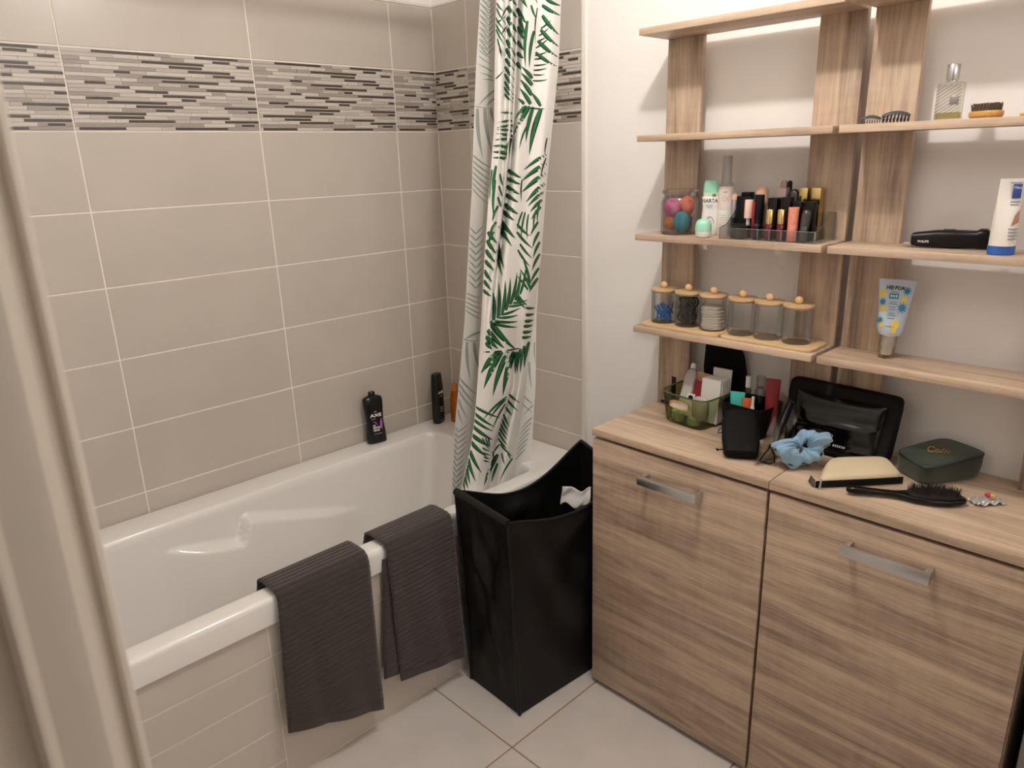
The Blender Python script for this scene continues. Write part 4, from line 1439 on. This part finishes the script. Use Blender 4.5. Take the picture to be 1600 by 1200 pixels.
for k in range(6):
    zt = .118 - .001 * k + (.022 if k == 5 else 0)
    o = MB().rbox(-.027, .027, -.0022, .0022, 0, zt, .0012, 1, M=XR((1.219 - .004 * k * 0, -.135 + .0105 * k, .812), -.10, 0, .02)).build('sachet', M_PAPER)
    tag(o, 'white paper sachet standing in the row inside the green bin' if k < 5 else 'tallest white sachet at the back of the green bin', 'sachet', 'white sachets in the green bin')
sm = MB().loft([[(1.215 + a * .6, -.166 + b, .850 + c) for a, b, c in ((x, y, .02 * math.sin(x * 90) * .3) for x, y, _ in ring(0, 0, 0, s * .035, s * .012, 2, 24))] if False else
                ring(1.215, -.168, z, .024 * s, .010 * s, 2.6, 24) for z, s in ((.83, .8), (.845, 1), (.872, 1), (.885, .85), (.890, .5))]).build('clear_pouch', mat('milky_film', 'd5cdc8', .25, trans=.35))
tag(sm, 'milky plastic pouch at the front edge of the green bin', 'pouch')
for k, (x, y, r, h) in enumerate(((1.150, -.160, .014, .030), (1.195, -.165, .016, .026), (1.128, -.140, .014, .025))):
    b_ = MB().lathe([(r * .9, 0), (r, .002), (r, h - .006), (r * .7, h - .002), (r * .6, h)], 20).build('small_pot', mat('pale_green_pot', 'b9cf9f', .4))
    b_.location = (x, y, ZC + .004)
    tag(b_, ('pale green pot at the bottom of the green bin below its handle', 'wider pale green pot at the bottom of the green bin by its corner', 'pale green pot at the bottom of the green bin by the oak post')[k], 'pot', 'pots in the green bin')

# black bin
BB = [(1.266, -.150, ZC), (1.372, -.158, ZC), (1.380, -.056, ZC), (1.268, -.056, ZC)]
BT = [(1.262, -.158, .888), (1.384, -.166, .888), (1.392, -.053, .888), (1.262, -.053, .888)]
bbn = thing('storage_bin', 'opaque black storage bin filled with small tubes', 'bin', (0, 0, 0))
rg = quadmap(BB, BT, 6, 48, [(0, .95), (.03, 1), (1, 1)]) + quadmap(BB, BT, 6, 48, [(1, .96), (.03, .95)])
MB().loft(rg).build('bin_body', M_BLACKM, bbn)


def small_tube(label, u, v, y, wpx, hpx, m, m2=None, flat=True, rz=0.0, tilt=0.0):
    P = on(u, v, y=y)
    s = mpp(P)
    z0 = .815
    h = P[2] - z0
    t = thing('small_tube', label, 'tube', (P[0], y, z0), rot=(tilt, 0, face_cam(P) * .6 + rz), group='tubes in the black bin')
    w_ = wpx * s / 2
    if flat:
        MB().loft([ring(0, 0, z, a, b, 2.6, 24) for z, a, b in ((0, w_ * .62, w_ * .55), (h * .3, w_ * .8, w_ * .5), (h * .8, w_ * .96, w_ * .2), (h, w_, .0012))]).build('tube', m, t)
    else:
        MB().lathe([(w_, 0), (w_, h * .72), (w_ * .6, h * .78)], 20).build('bottle', m, t)
        MB().lathe([(w_ * .75, h * .78), (w_ * .75, h)], 20).build('cap', m2, t)


small_tube('turquoise flat tube in the black bin', 1153, 612, -.128, 23, 30, mat('turquoise', '49b9ae', .35))
small_tube('dark red tube standing tallest in the black bin', 1209, 592, -.110, 23, 60, mat('dark_red', '7d1d22', .35))
small_tube('small bottle with white cap in the black bin', 1170, 588, -.085, 11, 40, glass('bottle_clear', 'eceae8'), M_WPLA, False)
small_tube('clear bottle with clear cap between white cap and red tube', 1190, 588, -.080, 18, 40, glass('bottle_clear', 'eceae8'), glass('bottle_clear', 'eceae8'), False)
small_tube('orange tube lying low in the black bin', 1168, 622, -.130, 16, 20, mat('orange_plastic', 'cf6a3c', .4))
small_tube('cream stick with rounded end in the black bin', 1177, 620, -.136, 6, 20, mat('cream_stick', 'e6dcc0', .4), mat('cream_stick', 'e6dcc0', .4), False)

# black board behind the bins
bp_ = MB()
out_ = [(1.150, .803), (1.137, .93), (1.142, 1.02), (1.205, 1.022), (1.235, 1.005), (1.252, .975), (1.262, .93), (1.262, .803)]
bp_.loft([[(a, -.030, b) for a, b in out_], [(a, -.020, b) for a, b in out_]])
tag(bp_.build('hand_mirror', M_BLACKM, None, angle=20), 'flat black panel with curved side behind the green bin', 'mirror')
# fixing bracket by the post
hk = MB().rbox(1.050, 1.064, -.0530, -.0512, .806, .888, .0008).rbox(1.018, 1.034, -.100, -.052, .803, .8045, .0006).rbox(1.018, 1.064, -.0545, -.0512, .803, .812, .0006)
tag(hk.build('fixing_bracket', M_BLACK), 'black metal angle bracket at the foot of the oak post', 'bracket')

# black zip case
cs = thing('zip_case', 'black soft zip case leaning against the black bin', 'case', (1.404, -.296, ZC + .0285), rot=(math.radians(-62), 0, math.radians(32)))
cs.scale = (1.12, .75, 1.08)
rg = []
for z, s in ((.0, .86), (.006, .96), (.02, 1.0), (.08, 1.0), (.105, .97), (.118, .88), (.1225, .70)):
    rg.append(ring(0, .0205, z, .0365 * s, .0205 * (.72 + .28 * s), 4, 40))
MB().loft(rg).build('shell', M_CASE, cs)
zp = MB()
zp.tube([(.0372 * math.copysign(abs(math.cos(a)) ** .5, math.cos(a)), .0205, .061 + .0615 * math.copysign(abs(math.sin(a)) ** .5, math.sin(a))) for a in [2 * math.pi * k / 48 for k in range(48)]], .0015, 6, closed=True)
zp.build('zip', M_BLACK, cs)
MB().tube([(-.037, .02, .012), (-.046, .012, .006), (-.050, .004, .004), (-.047, .010, .001)], .0016, 6).build('zip_cord', M_BLACK, cs)
MB().tube([(-.037, .02, .075), (-.045, .016, .066), (-.046, .012, .052), (-.039, .016, .058)], .0013, 6).build('zip_pull', M_DGREY, cs)

# clear sheath with a black handle and cord loop
b0, b1 = Vector((1.440, -.300, ZC + .003)), Vector((1.462, -.232, ZC + .003))
t0, t1 = Vector(on(1222, 612, y=-.125)), Vector(on(1252, 640, y=-.122))
sh = thing('clear_sheath', 'clear plastic sheath holding a black handle with cord loop', 'pouch', (0, 0, 0))


def shp(a, b, side_=1):
    p = b0.lerp(b1, a).lerp(t0.lerp(t1, a), b)
    n = Vector((.75, -.6, .3)).normalized()
    return tuple(p + n * side_ * (.0035 + .006 * math.sin(math.pi * a) * math.sin(math.pi * min(1, b + .1))) + n * .002 * math.sin(b * 11 + a * 5))


mb_ = MB().grid(lambda a, b: shp(a, b, 1), 10, 18)
mb_.grid(lambda a, b: shp(a, b, -1), 10, 18)
mb_.build('film', M_FILM, sh, fix=False)
ctr = lambda a, b: b0.lerp(b1, a).lerp(t0.lerp(t1, a), b)
MB().tube([ctr(.55, .30), ctr(.5, .5), ctr(.5, .75), ctr(.5, .95)], [.006, .009, .010, .009], 12).build('black_handle', M_BLACK, sh)
lo_ = Vector(on(1203, 695, y=-.245))
lp2 = [lo_] + [Vector(on(u, v, y=-.27)) for u, v in ((1201, 702), (1192, 712), (1187, 720), (1192, 727), (1202, 728), (1210, 722), (1210, 712), (1206, 702))] + [lo_]
lp2 = [Vector((q.x, q.y, max(q.z, ZC + .003))) for q in lp2]
MB().tube(lp2, .0020, 8).build('cord_loop', M_BLACK, sh)

# scrunchie
sc = MB()
random.seed(21)


def scr(a, b):
    A = 2 * math.pi * a
    B = 2 * math.pi * b
    r = .0165 + .0048 * math.sin(5 * A + 1.5 * math.sin(B)) + .0022 * math.sin(13 * A + 1.3 * B + 1) + .0022 * math.sin(3 * A - 3 * B)
    Rm = .026 + .006 * math.sin(2 * A + .5)
    x = (Rm + r * math.cos(B)) * math.cos(A)
    y = (Rm + r * math.cos(B)) * math.sin(A) * .85
    z = r * 1.0 * math.sin(B) + .010 * math.sin(2 * A + 1)
    return (x * 1.2, y, z)


v_ = MB().grid(scr, 180, 30, wrap=True)
o = v_.build('scrunchie', mat('pale_blue_velvet', '7fa3bd', .8, sheen=.5, bump=.4, bscale=220), None, angle=120)
o.rotation_euler = (math.radians(38), math.radians(-8), math.radians(38))
o.scale = (1.1, 1.1, 1.15)
o.location = (1.515, -.232, ZC + .0455)
tag(o, 'pale blue velvet hair scrunchie lying on the worktop joint', 'scrunchie')
sl = MB().rbox(-.010, .010, -.002, .002, 0, .0015, .0005).build('hair_slide', mat('amber_clear', 'c8b9a4', .3))
sl.location = (1.462, -.318, ZC)
sl.rotation_euler = (0, 0, .5)
tag(sl, 'tiny pale hair slide on the worktop near the cord loop', 'hair clip')

# black vanity bag with clear pocket
vb = thing('vanity_bag', 'large glossy black vanity bag leaning on the oak posts', 'bag', (0, 0, 0))
VB0 = [(1.424, -.135, ZC), (1.660, -.135, ZC), (1.660, -.075, ZC), (1.424, -.075, ZC)]
VT0 = [(1.406, -.082, .962), (1.668, -.082, .958), (1.668, -.055, .958), (1.406, -.055, .962)]
rg = []
for h, s in ((0, .93), (.04, .98), (.12, 1), (.8, 1.0), (.94, .985), (.985, .95), (1, .90)):
    rg += quadmap(VB0, VT0, 7, 60, [(h, s)])
MB().loft(rg).build('bag_body', mat('black_suede', '070606', .75, spec=.25), vb)


def vpt(a, b, e):
    """point on the bag front, a across 0..1, b up 0..1, e proud of it"""
    p = Vector(VB0[0]).lerp(Vector(VB0[1]), a).lerp(Vector(VT0[0]).lerp(Vector(VT0[1]), a), b)
    return tuple(p + Vector((0, -.95, .3)) * e)


def pocket(a, b):
    A, B = .10 + .80 * a, .06 + .80 * b
    bul = (math.sin(math.pi * a) ** .5) * (math.sin(math.pi * b) ** .5) if 0 < a < 1 and 0 < b < 1 else 0
    e = .0025 + .012 * bul + bul * (.0022 * math.sin(15 * b + 1.5 * a) + .0010 * math.sin(31 * b - 2 * a))
    return vpt(A, B, e)


MB().grid(pocket, 40, 40).build('vinyl_pocket', M_GLOSSB, vb, angle=120)
PK = [pocket(k / 30, 0) for k in range(31)] + [pocket(1, k / 30) for k in range(1, 31)] + [pocket(1 - k / 30, 1) for k in range(1, 31)] + [pocket(0, 1 - k / 30) for k in range(1, 30)]
MB().tube(PK, .0018, 6, closed=True).build('piping', M_BLACKM, vb)
def on_pocket(dx, dz, a0=.50, b0=.15):
    return Vector(pocket(a0 + dx / .19, b0 + dz / .125)) + Vector((0, -.0016, .0006))


for x0, x1 in ((-.034, -.012), (-.008, .001), (.005, .034)):     # three blurred words
    n = max(2, int((x1 - x0) / .0042))
    for k in range(n):
        a, b = x0 + (x1 - x0) * (k + .12) / n, x0 + (x1 - x0) * (k + .80) / n
        MB().add([on_pocket(p_, q_) for p_, q_ in ((a, -.0026), (b, -.0026), (b, .0026), (a, .0026))], [(0, 1, 2, 3)]).build('print_mark', mat('grey_white_print', '9a9896', .6), vb, fix=False, smooth=False)
cr_ = [(-.004, .007), (.004, .007), (.005, .012), (.002, .0095), (0, .0125), (-.002, .0095), (-.005, .012)]
MB().add([on_pocket(a, b) for a, b in cr_], [(0, 1, 2, 3), (0, 3, 4, 5), (0, 5, 6)]).build('crown_mark', M_MARK, vb, fix=False, smooth=False)

# green toiletry bag
gbg = thing('toiletry_bag', 'dark green quilted toiletry bag with gold emblem by the wall', 'bag', (0, 0, 0))
GL, GF = (1.672, -.112, .852), (1.756, -.176, .850)
GBK, GR = tuple(on(1476, 681, y=-.022)), tuple(on(1551, 706, y=-.022))
top_ = [GL, GF, (GR[0] - .0, -.030, GR[2]), (GBK[0], -.022, GBK[2])]
bot_ = [(1.676, -.110, ZC), (1.754, -.160, ZC), (GR[0] - .004, -.030, ZC), (1.700, -.022, ZC)]
M_GRN = mat('bottle_green_cloth', '22301f', .45, bump=.15, bscale=500, sheen=.3)
MB().loft(quadmap(bot_, top_, 5, 60, [(0, .95), (.05, .99), (.15, 1.02), (.55, 1.03), (.85, 1.01), (.95, .985), (1, .95), (1.02, .8), (1.035, .5), (1.04, .05)])).build('bag_body', M_GRN, gbg)
MB().tube(quadmap(bot_, top_, 5, 60, [(.93, 1.0)])[0], .0016, 6, closed=True).build('zip', mat('dark_zip', '151a12', .5), gbg)
MB().tube(quadmap(bot_, top_, 5, 60, [(1.0, .90)])[0], .0012, 6, closed=True).build('piping', M_GRN, gbg)
c4 = sum((Vector(q) for q in top_), Vector()) / 4
ex_ = (Vector(top_[1]) - Vector(top_[0]) + Vector(top_[2]) - Vector(top_[3])).normalized()
nz_ = ex_.cross((Vector(top_[3]) - Vector(top_[0]))).normalized()
ey_ = nz_.cross(ex_)
th_ = math.radians(32)


def em_pt(a, b):
    return c4 + ex_ * (a * math.cos(th_) - b * math.sin(th_)) + ey_ * (a * math.sin(th_) + b * math.cos(th_)) + nz_ * .0036


# embroidered emblem: gold loops and strokes
M_THREAD = mat('gold_thread', 'c28f3c', .4)
MB().tube([em_pt(-.014 + .007 * math.cos(q), .001 + .010 * math.sin(q)) for q in [.7 + 4.9 * k / 14 for k in range(15)]], .0011, 6).build('emblem_loop', M_THREAD, gbg)
MB().tube([em_pt(-.002 + .005 * math.cos(q), -.003 + .005 * math.sin(q)) for q in [2 * math.pi * k / 14 for k in range(14)]], .0010, 6, closed=True).build('emblem_loop', M_THREAD, gbg)
for k in range(3):
    MB().tube([em_pt(.005 + .006 * k, -.008), em_pt(.009 + .006 * k, .008 - .003 * k)], .0011, 6).build('emblem_stroke', M_THREAD, gbg)
MB().add([c4 + ex_ * (a * math.cos(th_) - b * math.sin(th_)) + ey_ * (a * math.sin(th_) + b * math.cos(th_)) + nz_ * .0036 for a, b in ((-.028, -.009), (.014, -.010), (.014, -.008), (-.028, -.007))], [(0, 1, 2, 3)]).build('emblem_line', mat('teal_thread', '3f7a5c', .5), gbg, fix=False, smooth=False)

# cream pouch
cp = thing('canvas_pouch', 'cream canvas pouch with black zip in front of the black bag', 'pouch', (0, 0, 0))
CB = [(1.592, -.318, ZC), (1.715, -.178, ZC), (1.668, -.125, ZC), (1.560, -.215, ZC)]
CT = [(1.592, -.312, .828), (1.715, -.176, .830), (1.660, -.118, .838), (1.568, -.200, .836)]
MB().loft(quadmap(CB, CT, 7, 64, [(0, .90), (.1, .97), (.35, 1.0), (.7, .99), (.9, .95), (1.0, .86), (1.06, .6), (1.08, .2)])).build('canvas_body', mat('cream_canvas', 'd9c8a6', .9, bump=.5, bscale=900), cp)
fa, fb = Vector((1.590, -.322, 0)), Vector((1.716, -.180, 0))
nn = Vector((fb.y - fa.y, -(fb.x - fa.x), 0)).normalized()
MB().grid(lambda a, b: tuple(fa.lerp(fb, a) + nn * (.003 - .006 * (2 * a - 1) ** 2 * .3) + Vector((0, 0, .8075 + .0155 * b))), 20, 3).build('zip_tape', M_BLACKM, cp, solid=.002, angle=80)
z0_ = fa + nn * .006
MB().rbox(-.0022, .0022, -.001, .001, -.022, .004, .0008, M=XR((z0_.x + .006, z0_.y + .006, .826), .0, .1, .85)).build('zip_pull', M_SIL, cp)
MB().add([(1.566, -.300, ZC + .002), (1.586, -.322, ZC + .002), (1.580, -.300, .815), (1.564, -.284, .815)], [(0, 1, 2, 3)]).build('side_tag', mat('brown_tag', '4e4036', .7), cp, fix=False, solid=.002)

# hairbrush
hb0, hb1 = Vector((1.648, -.306, 0)), Vector((1.842, -.196, 0))
hd_ = (hb1 - hb0)
hbr = thing('hairbrush', 'black paddle hairbrush lying with dark bristles up', 'brush', (hb0.x, hb0.y, ZC), math.atan2(hd_.y, hd_.x))
LN = hd_.length
rg = []
for x, hy, zc_, hz in ((0, .003, .012, .003), (.004, .007, .012, .0065), (.02, .0085, .0118, .0085), (.06, .0070, .0112, .0070), (.090, .0078, .0105, .007), (.105, .0140, .0100, .0075), (.125, .0240, .0095, .0085), (.155, .0290, .0095, .009), (.185, .0275, .0095, .009), (.207, .0190, .0095, .0085), (.217, .0100, .0095, .006), (.2205, .002, .0095, .002)):
    rg.append([(x * LN / .2205, a, zc_ + b) for a, b, _ in ring(0, 0, 0, hy, hz, 2.3, 24)])
MB().loft(rg).build('handle_body', M_GLOSSB, hbr)
MB().loft([[(.160 * LN / .2205 + a * s, b * s, z) for a, b, _ in ring(0, 0, 0, .050, .0235, 2.2, 36)] for z, s in ((.016, 1.0), (.020, .95), (.0225, .75), (.0235, .3))]).build('cushion', mat('brush_cushion', '120e10', .8), hbr)
br = MB()
random.seed(31)
for i in range(27):
    for j in range(13):
        x, y = -.049 + .0038 * i, -.0225 + .0038 * j + (.0019 if i % 2 else 0)
        if (x / .048) ** 2 + (y / .0225) ** 2 < 1:
            br.tube([(.160 * LN / .2205 + x, y, .018), (.160 * LN / .2205 + x * 1.05 + random.uniform(-.001, .001), y * 1.06 + random.uniform(-.001, .001), .0335 + random.uniform(-.001, .001))], [.0008, .0004], 4)
o = br.build('bristles', mat('dark_bristle', '241a1c', .6), hbr)
o['kind'] = 'stuff'

# blister foil with capsules
bl = thing('pill_blister', 'torn silver pill blister with one capsule left', 'blister pack', (1.868, -.162, ZC), .9)
random.seed(9)
MB().grid(lambda a, b: ((a - .5) * .062, (b - .5) * .034, .002 + .004 * math.sin(a * 19 + b * 5) * math.sin(b * 11 + 1) + .004), 16, 10).build('foil', mat('foil', 'cccac7', .3, metal=.5), bl, solid=.0006)
ca_ = thing('capsule', 'red and yellow capsule resting on the pill blister', 'capsule', (1.872, -.154, ZC + .015), rot=(0, 0, .15))
for s, c, nm in ((-1, 'c0303c', 'red_half'), (1, 'dfae5a', 'yellow_half')):
    MB().tube([(s * x, 0, 0) for x in (0, .004, .007, .0088, .0098)], [.0046, .0046, .0042, .003, .001], 14).build(nm, mat('capsule_' + nm, c, .25), ca_)

# ------------------------------------------------------------------ bottles on the tub ledge
def gel_bottle(name, label, x, y, rz, W_, D_, H_, lean, prof_):
    t = thing(name, label, 'bottle', (x, y, ZT), rot=(lean, 0, rz))
    MB().loft([ring(0, 0, z * H_, W_ * s, D_ * q, 3.2, 40) for z, s, q in prof_]).build('bottle', mat('black_gloss', '0b0a0d', .22), t)
    return t


ax = gel_bottle('shower_gel', 'black shower gel bottle with white lettering and purple swirl', .050, -.405, math.radians(90 - 12), .0365, .019, .185, math.radians(-4),
                ((0, .88, .85), (.01, .96, .95), (.05, 1.0, 1), (.2, .97, 1), (.42, .86, .95), (.6, .90, .95), (.78, .97, 1), (.87, .97, .95), (.905, .90, .8), (.93, .62, .6), (.945, .36, .5)))
MB().lathe([(.0120, .172), (.0125, .174), (.0122, .186), (.009, .189)], 24, sy=.8).build('cap', mat('black_gloss', '0b0a0d', .22), ax)


def axf(x, z):
    return (x, -.0192 * (1 - min(.98, abs(x) / .036) ** 3.2) ** (1 / 3.2) - .0008, z)


def ontext(t, s, size, m, x, z, f=axf, bold=0, sx=1.0, name='lettering'):
    o = text(s, size, m, t, (0, 0, 0), rot=(0, 0, 0), name=name, bold=bold, sx=sx)
    for q in o.data.vertices:
        q.co = Vector(f(q.co.x + x, q.co.y + z))


ontext(ax, 'AXE', .0155, M_MARK, .000, .104, bold=.0006, sx=1.45, name='brand_lettering')
ontext(ax, 'LE', .0085, M_MARK, -.010, .067, bold=.0004)
ontext(ax, 'PARFUM', .0085, M_MARK, -.002, .0585, bold=.0004, sx=.85)
ontext(ax, 'FRAIS', .0095, M_MARK, -.003, .049, bold=.0004)
def bar(t, f, x0, x1, z, h):
    MB().grid(lambda a, b: f(x0 + (x1 - x0) * a, z + h * b), 8, 2).build('text_line', mat('grey_white_print', '9a9896', .6), t, fix=False)


bar(ax, axf, -.019, -.002, .0905, .0022)
bar(ax, axf, -.012, .016, .0350, .0020)
M_PUR = mat('purple_print', '9a5fa6', .4)
for pts_ in ([(.010, .056), (.016, .050), (.021, .062), (.022, .080), (.018, .094), (.012, .078)], [(-.012, .082), (-.006, .078), (.006, .064), (.002, .072), (-.004, .082)]):
    MB().add([(a, axf(a, b)[1] - .0003, b) for a, b in pts_], [tuple(range(len(pts_)))]).build('swirl_print', M_PUR, ax, fix=False, smooth=False)
MB().add([axf(a, b) for a, b in ((-.006, .1155), (.004, .1155), (.003, .120), (-.005, .120))], [(0, 1, 2, 3)]).build('badge_print', mat('pink_print', 'b07a9a', .5), ax, fix=False, smooth=False)
a2 = gel_bottle('shampoo_bottle', 'slim black shampoo bottle standing in the tub corner', .060, -.125, math.radians(108), .0265, .0175, .195, 0,
                ((0, .86, .85), (.01, .96, .95), (.1, 1, 1), (.5, 1, 1), (.75, .94, .98), (.92, .80, .9), (.985, .76, .86), (1, .70, .8)))
a2f = lambda x, z: (x, -.0178 * (1 - min(.98, abs(x) / .0265) ** 3.2) ** (1 / 3.2) - .0008, z)
ontext(a2, 'AXE', .013, M_MARK, -.004, .124, a2f, .0005, 1.2, 'brand_lettering')
for z_, w_ in ((.108, .008), (.064, .010), (.056, .009), (.048, .010)):
    bar(a2, a2f, -.004 - w_, -.004 + w_, z_, .0035)
p = on(712, 640, y=-.075)
ob = thing('oil_bottle', 'amber orange bottle partly hidden behind the curtain', 'bottle', (p[0], -.075, ZT))
M_AMB = mat('amber_liquid', 'b8641a', .2, trans=.25)
MB().loft([ring(0, 0, z, .024 * s, .016 * s, 2.5, 32) for z, s in ((0, .86), (.004, .96), (.05, 1), (.095, .92), (.118, .66), (.126, .5))]).build('bottle', M_AMB, ob)
MB().lathe([(.0115, .126), (.0115, .150), (.010, .153)], 24).build('cap', mat('amber_cap', 'c27a2a', .35), ob)
